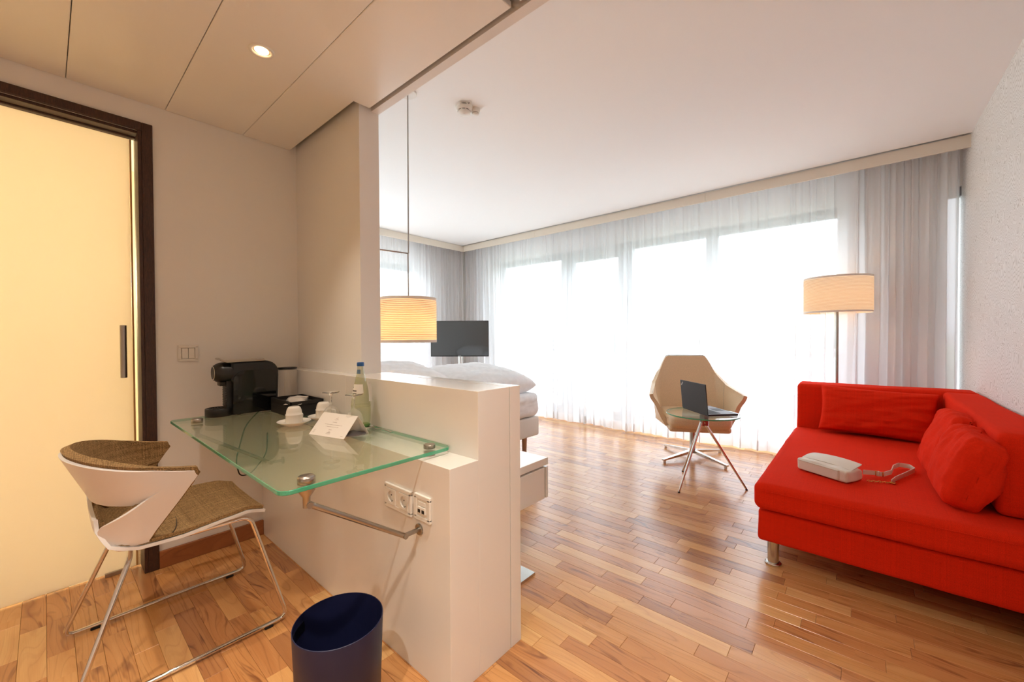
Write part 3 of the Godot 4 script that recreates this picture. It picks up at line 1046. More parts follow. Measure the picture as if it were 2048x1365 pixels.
func desk_things() -> void:
	coffee_machine()
	# black box with sachets
	var b := thing("sachet_box", "black tray box holding paper sachets beside the coffee machine", "box", Vector3(0.845, DESK, -2.18))
	var m := MB.new()
	var x0 := 0.765; var x1 := 0.922; var z0 := -2.325; var z1 := -2.065
	m.rbox(Vector3((x0 + x1) / 2, DESK + 0.028, (z0 + z1) / 2), Vector3(x1 - x0, 0.056, z1 - z0), 0.001)
	for w: Array in [[x0, x0 + 0.006, z0, z1], [x1 - 0.006, x1, z0, z1], [x0, x1, z0, z0 + 0.006], [x0, x1, z1 - 0.006, z1]]:
		m.rbox(Vector3((w[0] + w[1]) / 2, DESK + 0.062, (w[2] + w[3]) / 2), Vector3(w[1] - w[0], 0.022, w[3] - w[2]), 0.0008)
	part("tray_body", m, M.black_card, b, true)
	part("drawer_front", MB.new().rbox(Vector3(x0 - 0.001, DESK + 0.026, -2.195), Vector3(0.004, 0.036, 0.236), 0.001), M.black_card, b, true)
	var rr := RandomNumberGenerator.new()
	rr.seed = 4
	for k in 7:
		var c := Vector3(lerpf(0.800, 0.875, k / 6.0), DESK + 0.0575 + 0.0018 * k, lerpf(-2.105, -2.255, k / 6.0))
		var an := rr.randf_range(-0.5, 0.1) + 0.7
		var P := []
		for i in 5:
			var col := []
			for j in 5:
				var l := Vector3((i / 4.0 - 0.5) * 0.058, 0.0012 * sin(i * 1.9 + k) + 0.0008 * cos(j * 2.0 + k), (j / 4.0 - 0.5) * -0.082).rotated(Vector3.UP, an)
				col.append(c + l)
			P.append(col)
		var s := solo("paper_sachet", MB.new().sheet(P, 0.0, 0.0012), M.sachet_paper, "small white paper sachet lying in the black tray box", "sachet", "paper sachets in the box")
	# cups upside down on saucers
	var cup := thing("coffee_cup", "white coffee cup upside down on the saucer standing in the open", "cup", Vector3(0.712, DESK + 0.012, -1.885), 0.5, "coffee cups")
	part("cup_body", MB.new().lathe(Vector3.ZERO, [Vector2(0.0325, 0.0), Vector2(0.0345, 0.0), Vector2(0.0345, 0.0), Vector2(0.0335, 0.030), Vector2(0.0345, 0.033), Vector2(0.0345, 0.036), Vector2(0.0318, 0.0375), Vector2(0.0305, 0.050), Vector2(0.0265, 0.062), Vector2(0.022, 0.068), Vector2(0.020, 0.069), Vector2(0.0, 0.0685)], 40), M.china, cup)
	part("cup_handle", MB.new().tube(fillet([Vector3(0.030, 0.031, 0), Vector3(0.052, 0.030, 0), Vector3(0.047, 0.008, 0), Vector3(0.033, 0.004, 0)], 0.014), 0.0042, 10), M.china, cup)
	var sau := thing("saucer", "white saucer under the upturned cup standing in the open", "saucer", Vector3(0.712, DESK, -1.885), 0.0, "saucers")
	part("plate", MB.new().lathe(Vector3.ZERO, [Vector2(0, 0.0), Vector2(0.036, 0.0), Vector2(0.038, 0.003), Vector2(0.052, 0.008), Vector2(0.0675, 0.017), Vector2(0.068, 0.0185), Vector2(0.066, 0.0185), Vector2(0.05, 0.0115), Vector2(0.038, 0.0115), Vector2(0, 0.0115)], 48), M.china, sau)
	copy_of(cup, Vector3(0.850, DESK + 0.012, -1.905), -0.6, "white coffee cup upside down, half hidden behind the wine glass and card")
	copy_of(sau, Vector3(0.850, DESK, -1.905), 0.0, "white saucer half hidden behind the folded card")
	# wine glasses standing on their rims
	var g := thing("wine_glass", "stemmed wine glass upside down beside the black box", "glass", Vector3(0.797, DESK, -1.715), 0.0, "wine glasses")
	part("bowl", MB.new().lathe(Vector3.ZERO, [Vector2(0.0255, 0.0), Vector2(0.032, 0.022), Vector2(0.0345, 0.045), Vector2(0.031, 0.066), Vector2(0.020, 0.083), Vector2(0.006, 0.092), Vector2(0.0036, 0.097)], 40), M.clear_glass, g)
	part("stem", MB.new().lathe(Vector3.ZERO, [Vector2(0.0036, 0.097), Vector2(0.0034, 0.115), Vector2(0.0045, 0.135), Vector2(0.010, 0.143)], 20), M.solid_glass, g)
	part("foot", MB.new().lathe(Vector3.ZERO, [Vector2(0.010, 0.143), Vector2(0.034, 0.148), Vector2(0.0345, 0.1495), Vector2(0.033, 0.1505), Vector2(0, 0.1495)], 40), M.solid_glass, g)
	copy_of(g, Vector3(0.806, DESK + 0.005, -1.535), 0.0, "stemmed wine glass upside down on the round grey coaster")
	solo("coaster", MB.new().cyl(Vector3(0.797, DESK, -1.525), Vector3(0.797, DESK + 0.0045, -1.525), 0.047, -1, 40, 0.001), M.grey_felt, "round grey coaster under the wine glass and card", "coaster")
	# bottle on a paper coaster
	solo("bottle_coaster", MB.new().cyl(Vector3(0.878, DESK, -1.610), Vector3(0.878, DESK + 0.003, -1.610), 0.047, -1, 40, 0.001), M.china, "round white coaster under the mineral water bottle", "coaster")
	var bo := thing("water_bottle", "pale green mineral water bottle with blue cap and paper tag", "bottle", Vector3(0.876, DESK + 0.003, -1.610))
	part("bottle_body", MB.new().lathe(Vector3.ZERO, [Vector2(0.030, 0.004), Vector2(0.036, 0.012), Vector2(0.039, 0.03), Vector2(0.040, 0.07), Vector2(0.0385, 0.105), Vector2(0.033, 0.145), Vector2(0.024, 0.19), Vector2(0.0165, 0.225), Vector2(0.0135, 0.245), Vector2(0.0130, 0.262)], 40), M.bottle_glass, bo)
	part("bottle_foot", MB.new().lathe(Vector3.ZERO, [Vector2(0, 0.0), Vector2(0.031, 0.0), Vector2(0.037, 0.004), Vector2(0.0375, 0.011), Vector2(0.030, 0.013), Vector2(0, 0.012)], 40), M.bottle_base, bo)
	part("relief_ring", MB.new().lathe(Vector3.ZERO, [Vector2(0.0400, 0.088), Vector2(0.0405, 0.090), Vector2(0.0398, 0.092)], 40), M.bottle_glass, bo)
	part("cap", MB.new().lathe(Vector3.ZERO, [Vector2(0.0142, 0.258), Vector2(0.0148, 0.259), Vector2(0.0148, 0.270), Vector2(0.0135, 0.274), Vector2(0, 0.2745)], 32), M.blue_cap, bo)
	var lab := MB.new(true)
	arc_label(lab, 0.0255, 0.0335, 0.183, 0.146, 100, 215)
	part("paper_label", lab, M.paper, bo)
	var nl := MB.new(true)
	arc_label(nl, 0.0142, 0.0158, 0.244, 0.226, 120, 185)
	part("neck_label", nl, mat("label_blue", c8(96, 128, 158), 0.6), bo)
	var lm := MB.new(true)
	arc_label(lm, 0.0310, 0.0318, 0.158, 0.154, 150, 195)
	arc_label(lm, 0.0282, 0.0290, 0.172, 0.168, 190, 208)
	part("label_print", lm, M.ink, bo)
	var tg := MB.new().sheet([[Vector3(0.014, 0.19, 0.036), Vector3(0.012, 0.135, 0.046), Vector3(0.011, 0.112, 0.048)], [Vector3(0.030, 0.184, 0.030), Vector3(0.031, 0.13, 0.036), Vector3(0.030, 0.108, 0.038)]], 0.0, 0.0008)
	part("paper_tag", tg, M.white_plastic, bo)
	# fork
	var f := thing("fork", "small steel fork lying on the glass beside the bottle", "fork", Vector3(0.898, DESK, -1.50), 0.10)
	var hp := []
	for k in 12:
		var t := k / 11.0
		var w := lerpf(0.0028, 0.0055, t * t)
		hp.append([Vector3(-w, 0.002 + 0.005 * sin(t * PI), lerpf(-0.035, 0.075, t)), Vector3(w, 0.002 + 0.005 * sin(t * PI), lerpf(-0.035, 0.075, t))])
	part("handle", MB.new().sheet(hp, -0.001, 0.001), M.bright_steel, f)
	var hd := []
	for k in 5: hd.append([Vector3(-lerpf(0.009, 0.003, k / 4.0), 0.005 + 0.003 * sin(k * 0.7), lerpf(-0.068, -0.034, k / 4.0)), Vector3(lerpf(0.009, 0.003, k / 4.0), 0.005 + 0.003 * sin(k * 0.7), lerpf(-0.068, -0.034, k / 4.0))])
	part("head", MB.new().sheet(hd, -0.001, 0.001), M.bright_steel, f)
	for k in 3: part("tine", MB.new().tube([Vector3((k - 1) * 0.0075, 0.005, -0.066), Vector3((k - 1) * 0.0075, 0.004, -0.085), Vector3((k - 1) * 0.0075, 0.009, -0.098)], 0.0013, 6), M.bright_steel, f)
	card()

func arc_label(m: MB, r1: float, r0: float, y1: float, y0: float, a0: float, a1: float) -> void:
	var P := []
	for k in 13:
		var a := deg_to_rad(lerpf(a0, a1, k / 12.0))
		P.append([Vector3(cos(a) * (r0 + 0.0006), y0, sin(a) * (r0 + 0.0006)), Vector3(cos(a) * (r1 + 0.0006), y1, sin(a) * (r1 + 0.0006))])
	P.reverse()
	m.surface(P)

func card() -> void:
	var o := thing("message_card", "white printed card propped against the wine glasses", "card", Vector3(0.70, DESK, -1.56))
	var A := Vector3(0.680, DESK + 0.0005, -1.656)
	var B := Vector3(0.728, DESK + 0.0005, -1.467)
	var up := Vector3(0.062, 0.068, -0.012)
	up = up - (B - A).normalized() * up.dot((B - A).normalized())
	up = up.normalized() * 0.103
	var n := (B - A).cross(up).normalized()
	var im := Image.create(512, 272, false, Image.FORMAT_RGB8)
	im.fill(c8(247, 241, 233))
	var r := RandomNumberGenerator.new()
	r.seed = 3
	var lines := [[62, 256, 34, 6, 0.62], [74, 256, 60, 3, 0.4], [84, 256, 16, 3, 0.35], [104, 256, 62, 5, 0.6], [134, 256, 250, 5, 0.6], [158, 256, 190, 5, 0.6], [192, 256, 44, 5, 0.55], [212, 256, 26, 5, 0.5], [226, 256, 50, 9, 0.7], [240, 256, 62, 4, 0.55], [206, 40, 22, 4, 0.45], [218, 42, 26, 4, 0.45], [230, 42, 30, 4, 0.45], [242, 40, 24, 4, 0.45], [246, 462, 36, 4, 0.5]]
	for l: Array in lines:
		var x: int = l[1] - l[2] / 2
		while x < l[1] + l[2] / 2:
			var w := r.randi_range(2, 5)
			var h: int = l[3] + r.randi_range(-1, 1)
			im.fill_rect(Rect2i(x, l[0] - h / 2, w, maxi(h, 2)), c8(247, 241, 233).lerp(c8(120, 92, 78), l[4]))
			x += w + (r.randi_range(4, 7) if r.randf() < 0.22 else 1)
	for k in 9: im.fill_rect(Rect2i(256 - k / 3, 40 + k, 1 + 2 * (k / 3), 1), c8(150, 110, 90))
	var cm := mat("printed_card", Color.WHITE, 0.7)
	cm.albedo_texture = ImageTexture.create_from_image(im)
	var st := SurfaceTool.new()
	st.begin(Mesh.PRIMITIVE_TRIANGLES)
	var f := n * 0.0006
	for q: Array in [[A + up, 0, 0], [B + up, 1, 0], [B, 1, 1], [A + up, 0, 0], [B, 1, 1], [A, 0, 1]]:
		st.set_uv(Vector2(q[1], q[2]))
		st.set_normal(n)
		st.add_vertex(q[0] + f)
	part("printed_face", st.commit(), cm, o, true)
	part("card_leaf", MB.new().sheet([[A, A + up], [B, B + up]], -0.0004, 0.0004), M.paper, o, true)
	var back := [[A + up, A + up + Vector3(0.045, -0.0, 0) - Vector3(0, up.y, 0)], [B + up, B + up + Vector3(0.045, 0, 0) - Vector3(0, up.y, 0)]]
	part("card_stand", MB.new().sheet(back, -0.0004, 0.0004), M.paper, o, true)

func coffee_machine() -> void:
	var o := thing("coffee_machine", "black capsule coffee machine with steel lever on the glass desk", "coffee machine", Vector3(0.68, DESK, -2.395))
	var zf := -2.345
	var zb := -2.445
	# housing with a rounded rear shoulder
	var hs := [Vector2(0.612, 0.748), Vector2(0.806, 0.748), Vector2(0.812, 0.93)]
	hs.append_array(arc(Vector2(0.750, 0.948), 0.062, -8, 90, 9))
	hs.append_array([Vector2(0.60, 1.008), Vector2(0.600, 0.915), Vector2(0.612, 0.90)])
	part("housing", profile_solid(hs, zb, zf, 0.008), M.black_plastic, o, true)
	# glossy side cheek
	var ck := [Vector2(0.601, 0.750), Vector2(0.795, 0.750), Vector2(0.795, 0.92)]
	ck.append_array(arc(Vector2(0.765, 0.935), 0.030, 0, 90, 5))
	ck.append_array(arc(Vector2(0.655, 0.915), 0.050, 90, 180, 7))
	part("side_cheek", profile_solid(ck, zf - 0.001, zf + 0.007, 0.003), M.gloss_black, o, true)
	var wd := [Vector2(0.650, 0.772), Vector2(0.780, 0.772), Vector2(0.780, 0.915)]
	wd.append_array(arc(Vector2(0.766, 0.935), 0.014, 0, 90, 4))
	wd.append_array(arc(Vector2(0.668, 0.931), 0.018, 90, 180, 4))
	part("side_window", profile_solid(wd, zf + 0.006, zf + 0.0085, 0.001), M.gloss_black, o, true)
	# brew head
	var hd := part("brew_head", MB.new().lathe(Vector3(0.612, 0.957, -2.395), [Vector2(0.0, -0.012), Vector2(0.05, -0.012), Vector2(0.05, -0.012), Vector2(0.051, 0.04), Vector2(0.050, 0.052), Vector2(0.042, 0.068), Vector2(0.036, 0.076), Vector2(0.034, 0.078), Vector2(0.0, 0.079)], 36, Vector3.LEFT), M.black_plastic, o, true)
	part("chrome_ring", MB.new().lathe(Vector3(0.535, 0.957, -2.395), [Vector2(0.030, -0.001), Vector2(0.0335, 0.001), Vector2(0.0330, 0.002), Vector2(0.0305, 0.002)], 36, Vector3.LEFT), M.chrome, hd, true)
	part("outlet", MB.new().rbox(Vector3(0.572, 0.903, -2.395), Vector3(0.034, 0.022, 0.04), 0.005), M.black_plastic, hd, true)
	# ribbed column behind the cup place
	var col := MB.new().box(Vector3(0.582, 0.775, -2.425), Vector3(0.625, 0.915, -2.365))
	for k in 13: col.box(Vector3(0.578, 0.792 + k * 0.0085, -2.422), Vector3(0.583, 0.796 + k * 0.0085, -2.368))
	part("ribbed_column", col, M.black_plastic, o, true)
	# drip tray
	var tr := part("drip_tray", MB.new().lathe(Vector3(0.558, DESK, -2.395), [Vector2(0, 0.001), Vector2(0.056, 0.001), Vector2(0.058, 0.003), Vector2(0.058, 0.036), Vector2(0.056, 0.039), Vector2(0.051, 0.039), Vector2(0.050, 0.034), Vector2(0, 0.034)], 44), M.black_plastic, o, true)
	var gr := MB.new()
	for k in 9: gr.box(Vector3(0.558 - 0.048 + k * 0.0115, DESK + 0.0345, -2.395 - 0.040 + absf(k - 4) * 0.006), Vector3(0.558 - 0.048 + k * 0.0115 + 0.004, DESK + 0.038, -2.395 + 0.040 - absf(k - 4) * 0.006))
	part("grille", gr, M.black_plastic, tr, true)
	part("tray_link", MB.new().box(Vector3(0.59, DESK + 0.002, -2.435), Vector3(0.63, DESK + 0.034, -2.355)), M.black_plastic, o, true)
	# steel lever along the top
	var lv := []
	for k in 15:
		var t := k / 14.0
		var x := lerpf(0.553, 0.748, t)
		var y := 1.0165 + 0.012 * pow(maxf(0.0, 1.0 - t * 5.0), 2.0) + 0.004 * t
		lv.append([Vector3(x, y - 0.011, -2.345), Vector3(x, y - 0.004, -2.352), Vector3(x, y, -2.366), Vector3(x, y + 0.001, -2.395), Vector3(x, y, -2.424), Vector3(x, y - 0.005, -2.440)])
	part("lever", MB.new().sheet(lv, 0.0, 0.0022), M.bright_steel, o, true)
	for s: Array in [[0.63, -2.355], [0.63, -2.435], [0.785, -2.355], [0.785, -2.435]]:
		part("rubber_foot", MB.new().cyl(Vector3(s[0], DESK, s[1]), Vector3(s[0], DESK + 0.004, s[1]), 0.008), M.rubber, o, true)
	# water tank behind
	var tk := part("water_tank", MB.new().lathe(Vector3(0.872, DESK + 0.002, -2.392), [Vector2(0, 0.0), Vector2(0.042, 0.0), Vector2(0.045, 0.003), Vector2(0.0465, 0.210)], 40), M.tank_plastic, o, true)
	part("tank_lid", MB.new().lathe(Vector3(0.872, DESK + 0.208, -2.392), [Vector2(0, 0.0), Vector2(0.045, 0.0), Vector2(0.0475, 0.008), Vector2(0.0485, 0.010), Vector2(0.0475, 0.0125), Vector2(0.02, 0.0145), Vector2(0, 0.0145)], 40), M.black_plastic, tk, true)
	# power cable looping below the glass
	solo("power_cable", MB.new().tube(fillet([Vector3(0.79, DESK + 0.010, -2.446), Vector3(0.79, DESK + 0.006, -2.50), Vector3(0.70, 0.66, -2.51), Vector3(0.655, 0.47, -2.52), Vector3(0.675, 0.385, -2.52), Vector3(0.725, 0.385, -2.52), Vector3(0.80, 0.48, -2.50), Vector3(0.803, 0.60, -2.50)], 0.05, 8), 0.0032, 8), M.rubber, "thin black cable looping under the glass desk", "cable")

# ---------------------------------------------------------------- desk chair
func pick(table: Array, k: float) -> float:
	for i in table.size() - 1:
		if k <= table[i + 1][0]: return lerpf(table[i][1], table[i + 1][1], clampf((k - table[i][0]) / (table[i + 1][0] - table[i][0]), 0, 1))
	return table[-1][1]

func desk_chair() -> void:
	var zc := -1.995
	var o := thing("desk_chair", "white shell chair with brown fabric seat on a chrome sled frame", "chair", Vector3(0.30, 0, zc))
	var half := func(y: float) -> float: return 0.228 + 0.040 * smoothstep(0.45, 0.66, y)
	var xrear := func(y: float) -> float: return lerpf(0.100, 0.030, clampf((y - 0.585) / 0.165, -0.2, 1.2))
	var band := func(t: float, v: float, pad: float) -> Vector3:
		var at := absf(t)
		var yt := lerpf(0.748, 0.676, smoothstep(0.0, 1.0, at)) + pad * 0.010
		var yb := lerpf(0.588, 0.607, at)
		var y := lerpf(yb, yt, v)
		var w: float = half.call(y)
		var xr: float = xrear.call(y)
		var cr := smoothstep(0.72, 1.0, v) * smoothstep(0.86, 1.0, at) * 0.022     # rounded arm tip
		var tip := lerpf(0.298, 0.350, v) + pad * 0.010 - cr
		var sgn := 1.0 if t < 0 else -1.0
		if at < 0.6:
			var ph := at / 0.6 * PI / 2
			return Vector3(xr + 0.175 * (1.0 - cos(ph)), y, zc + sgn * w * sin(ph))
		return Vector3(lerpf(xr + 0.175, tip, (at - 0.6) / 0.4), y, zc + sgn * w)
	var gridf := func(pad: float) -> Array:
		var P := []
		for i in 61:
			var col := []
			for j in 9: col.append(band.call(-1.0 + 2.0 * i / 60.0, j / 8.0, pad))
			P.append(col)
		return P
	part("back_shell", MB.new().sheet(gridf.call(0.0), -0.009, 0.0), M.shell_plastic, o, true)
	part("back_pad", MB.new().sheet(gridf.call(1.0), 0.0012, 0.025), M.tan_cloth, o, true)
	# slanted side panels that carry the arms
	for sgn: float in [1.0, -1.0]:
		for pad in 2:
			var P := []
			for i in 9:
				var col := []
				for j in 15:
					var v := j / 14.0
					var y := lerpf(0.640, 0.440, v)
					var xa: float = pick([[0.440, 0.190], [0.452, 0.150], [0.480, 0.120], [0.510, 0.107], [0.535, 0.105], [0.575, 0.150], [0.610, 0.200], [0.640, 0.245]], y) + (0.012 if pad == 1 else 0.0)
					var xb: float = pick([[0.440, 0.290], [0.452, 0.232], [0.466, 0.212], [0.50, 0.232], [0.64, 0.322]], y) + (0.009 if pad == 1 else 0.0)
					var x := lerpf(xa, xb, i / 8.0)
					var w: float = half.call(y) - 0.022 * pow(smoothstep(0.75, 1.0, v), 2.0)
					var in_x := 0.075 * pow(clampf((0.19 - x) / 0.1, 0, 1), 2.0) * smoothstep(0.62, 0.55, y)
					col.append(Vector3(x, y, zc + sgn * (w - in_x)))
				P.append(col)
			if sgn < 0: P.reverse()
			if pad == 0: part("side_panel", MB.new().sheet(P, -0.009, 0.0), M.shell_plastic, o, true)
			else: part("side_pad", MB.new().sheet(P, 0.0012, 0.022), M.tan_cloth, o, true)
	# seat
	var cv := Curve2D.new()
	var pts := [Vector2(0.102, 0.535), Vector2(0.104, 0.50), Vector2(0.126, 0.460), Vector2(0.19, 0.440), Vector2(0.30, 0.440), Vector2(0.42, 0.457), Vector2(0.50, 0.461), Vector2(0.562, 0.444)]
	for k in pts.size():
		var tan_v: Vector2 = (pts[mini(k + 1, pts.size() - 1)] - pts[maxi(k - 1, 0)]) / 6.0
		cv.add_point(pts[k], -tan_v, tan_v)
	for pad in 2:
		var P := []
		for i in 33:
			var t := i / 32.0
			var q := cv.sample_baked(cv.get_baked_length() * (t if pad == 0 else lerpf(0.02, 0.985, t)))
			var hw := lerpf(0.170, 0.238, smoothstep(0.0, 0.22, t)) * (1.0 - 0.10 * smoothstep(0.72, 1.0, t)) - (0.006 if pad == 1 else 0.0)
			var col := []
			for j in 17:
				var l := 1.0 - j / 8.0
				col.append(Vector3(q.x, q.y + 0.022 * pow(absf(l), 3.0) * (1.0 - 0.7 * t), zc + l * hw))
			P.append(col)
		if pad == 0: part("seat_shell", MB.new().sheet(P, -0.010, 0.0), M.shell_plastic, o, true)
		else: part("seat_pad", MB.new().sheet(P, 0.0012, 0.013), M.tan_cloth, o, true)
	var seam := []
	for j in 17:
		var l := 1.0 - j / 8.0
		seam.append(Vector3(0.275 + 0.04 * (1.0 - l * l), 0.4535 + 0.022 * pow(absf(l), 3.0) * 0.7, zc + l * 0.226))
	part("seat_seam", MB.new().tube(seam, 0.0018, 6), M.dark_piping, o, true)
	# chrome sled frame, one bent tube
	var r := 0.0076
	var ring := []
	for s: float in [1.0, -1.0]:
		var half_p := [Vector3(0.20, 0.420, zc + s * 0.150), Vector3(0.36, 0.434, zc + s * 0.195), Vector3(0.508, 0.441, zc + s * 0.215), Vector3(0.622, r + 0.007, zc + s * 0.255), Vector3(0.028, r + 0.007, zc + s * 0.255), Vector3(0.178, 0.412, zc + s * 0.165)]
		if s < 0: half_p.reverse()
		ring.append_array(half_p)
	part("sled_frame", MB.new().tube(fillet(ring, 0.035, 7), r, 14), M.chrome, o, true)
	for s: float in [1.0, -1.0]:
		for x: float in [0.115, 0.555]:
			part("glide", MB.new().rbox(Vector3(x, 0.0065, zc + s * 0.255), Vector3(0.03, 0.013, 0.017), 0.003), M.rubber, o, true)

func waste_bin() -> void:
	var o := thing("waste_bin", "dark blue round waste bin beside the counter", "bin", Vector3(0.555, 0, -1.160))
	part("bin_wall", MB.new().lathe(Vector3.ZERO, [Vector2(0, 0.0), Vector2(0.110, 0.0), Vector2(0.113, 0.003), Vector2(0.124, 0.298), Vector2(0.1235, 0.300), Vector2(0.1215, 0.300)], 64), M.bin_blue, o)
	part("bin_liner", MB.new().lathe(Vector3.ZERO, [Vector2(0.1215, 0.300), Vector2(0.110, 0.008), Vector2(0.110, 0.008), Vector2(0, 0.008)], 64), M.bin_blue, o)
	var P := []
	for k in 13:
		var a := deg_to_rad(lerpf(118, 176, k / 12.0))
		P.append([Vector3(cos(a) * 0.118, 0.247, -sin(a) * 0.118), Vector3(cos(a) * 0.1195, 0.275, -sin(a) * 0.1195)])
	part("liner_clip", MB.new().sheet(P, -0.001, 0.001), M.gloss_black, o)

# ---------------------------------------------------------------- bed corner
func pillow_mesh(sx: float, sy: float, th: float, sd: int, wr := 0.012, flat := 0.55, n := 28) -> MB:
	# lies in the local x, y plane, thick along z
	var n1 := noise(sd, 1.0, 3)
	var m := MB.new(true)
	for side: float in [1.0, -1.0]:
		var P := []
		for i in n + 1:
			var col := []
			for j in n + 1:
				var a := sin((2.0 * i / n - 1.0) * PI / 2)
				var b := sin((2.0 * j / n - 1.0) * PI / 2)
				var t := pow(maxf(0.0, (1.0 - a * a * a * a) * (1.0 - b * b * b * b)), flat)
				var w := n1.get_noise_3d(a * 2.2, b * 2.2, side * 3.0) * wr * t
				w += n1.get_noise_2d(a * 1.2 + 9.0, b * 5.0 + side) * wr * 0.7 * t
				var x := a * sx * (1.0 - 0.05 * (1.0 - b * b))
				var y := b * sy * (1.0 - 0.06 * (1.0 - a * a))
				col.append(Vector3(x, y, side * (th * t) + w))
			P.append(col)
		if side < 0: P.reverse()
		for i in n:
			for j in n: m.quad(P[i][j], P[i + 1][j], P[i + 1][j + 1], P[i][j + 1])
	return m

func pillow_edge(sx: float, sy: float, r: float) -> MB:
	var path := []
	for k in 64:
		var a := TAU * k / 64.0
		var c := Vector2(cos(a), sin(a))
		c = c / maxf(absf(c.x), absf(c.y))
		path.append(Vector3(c.x * sx * (1.0 - 0.05 * (1.0 - c.y * c.y)), c.y * sy * (1.0 - 0.06 * (1.0 - c.x * c.x)), 0))
	return MB.new().tube(path, r, 6, true)

func bed_corner() -> void:
	var b := thing("bed", "white box spring bed behind the counter", "bed", Vector3(2.15, 0, -3.3))
	part("box_spring", MB.new(true).rbox(Vector3(2.125, 0.285, -3.30), Vector3(1.85, 0.18, 2.0), 0.02, 2), M.bedframe, b, true)
	var n1 := noise(88, 1.0, 3)
	part("mattress", MB.new(true).rbox(Vector3(2.125, 0.487, -3.30), Vector3(1.86, 0.22, 2.02), 0.06, 4, 24, func(p: Vector3) -> Vector3: return p + Vector3(n1.get_noise_3d(p.x * 5, p.y * 12, p.z * 5), n1.get_noise_3d(p.x * 6, p.y * 3 + 9, p.z * 6) * 0.8, n1.get_noise_3d(p.x * 9, p.y * 7, 3.0)) * 0.014), M.bed_linen, b, true)
	for x: float in [1.3, 2.97]:
		for z: float in [-2.42, -4.2]:
			part("bed_leg", MB.new().cyl(Vector3(x, 0, z), Vector3(x, 0.195, z), 0.020, 0.026), M.foot_wood, b, true)
	var p1 := thing("bed_pillow", "plump white bed pillow nearest the window side of the bed", "pillow", Vector3(2.55, 0.715, -2.66), 0.0, "white bed pillows")
	var c1 := part("pillow_case", pillow_mesh(0.50, 0.36, 0.135, 51, 0.012, 0.42, 36), M.bed_linen, p1)
	c1.rotation_degrees = Vector3(-80, 4, 3)
	var p2 := thing("bed_pillow", "plump white bed pillow half hidden by the narrow wall", "pillow", Vector3(1.64, 0.735, -2.66), 0.0, "white bed pillows")
	var c2 := part("pillow_case", pillow_mesh(0.50, 0.36, 0.175, 57, 0.012, 0.42, 36), M.bed_linen, p2)
	c2.rotation_degrees = Vector3(-78, -2, -2)
	# bedside shelf fixed to the panel
	var s := thing("bedside_cabinet", "white glossy wall-hung bedside cabinet behind the counter end", "cabinet", Vector3(1.40, 0.312, -1.45))
	part("cabinet_top", MB.new().rbox(Vector3(1.405, 0.4965, -1.475), Vector3(0.515, 0.035, 0.55), 0.0012), M.lacquer, s, true)
	part("cabinet_body", MB.new().rbox(Vector3(1.391, 0.390, -1.475), Vector3(0.487, 0.156, 0.546), 0.0012), M.lacquer, s, true)
	part("drawer_front", MB.new().rbox(Vector3(1.6535, 0.390, -1.475), Vector3(0.018, 0.156, 0.548), 0.0012), M.lacquer, s, true)
	part("shadow_gap", MB.new().box(Vector3(1.16, 0.467, -1.73), Vector3(1.62, 0.480, -1.22)), M.lacquer, s, true)
	var pl := thing("floor_plate", "brushed steel stand base plate on the floor behind the counter end", "stand", Vector3(1.35, 0, -1.32))
	part("base_plate", MB.new().rbox(Vector3(1.345, 0.007, -1.315), Vector3(0.31, 0.014, 0.31), 0.0015), M.bright_steel, pl, true)
	part("stand_post", MB.new().cyl(Vector3(1.25, 0.014, -1.40), Vector3(1.25, 0.312, -1.40), 0.012), M.bright_steel, pl, true)
	# television on a pole
	var t := thing("television", "black flat television on a steel pole stand in the room corner", "television", Vector3(3.76, 0, -4.21), deg_to_rad(-53.1))
	part("tv_body", MB.new().rbox(Vector3(0, 1.0975, 0), Vector3(0.81, 0.495, 0.035), 0.006), M.black_plastic, t)
	var tv := part("tv_screen", MB.new().box(Vector3(-0.398, 0.866, 0.0165), Vector3(0.398, 1.338, 0.0182)), M.screen, t)
	part("badge", MB.new().box(Vector3(-0.02, 0.855, 0.0172), Vector3(0.02, 0.861, 0.0186)), M.bright_steel, tv)
	part("pole", MB.new().cyl(Vector3(0, 0.02, -0.035), Vector3(0, 1.10, -0.035), 0.030), M.bright_steel, t)
	part("foot_plate", MB.new().cyl(Vector3(0, 0.0, -0.02), Vector3(0, 0.018, -0.02), 0.20, -1, 40, 0.002), M.bright_steel, t)

# ---------------------------------------------------------------- lamps
func pleated(r: float, y0: float, y1: float, ribs: int) -> MB:
	var pr := []
	for k in ribs * 6 + 1:
		var t := float(k) / (ribs * 6)
		pr.append(Vector2(r + 0.0022 * sqrt(absf(sin(t * ribs * PI))), lerpf(y0, y1, t)))
	return MB.new().lathe(Vector3.ZERO, pr, 72)

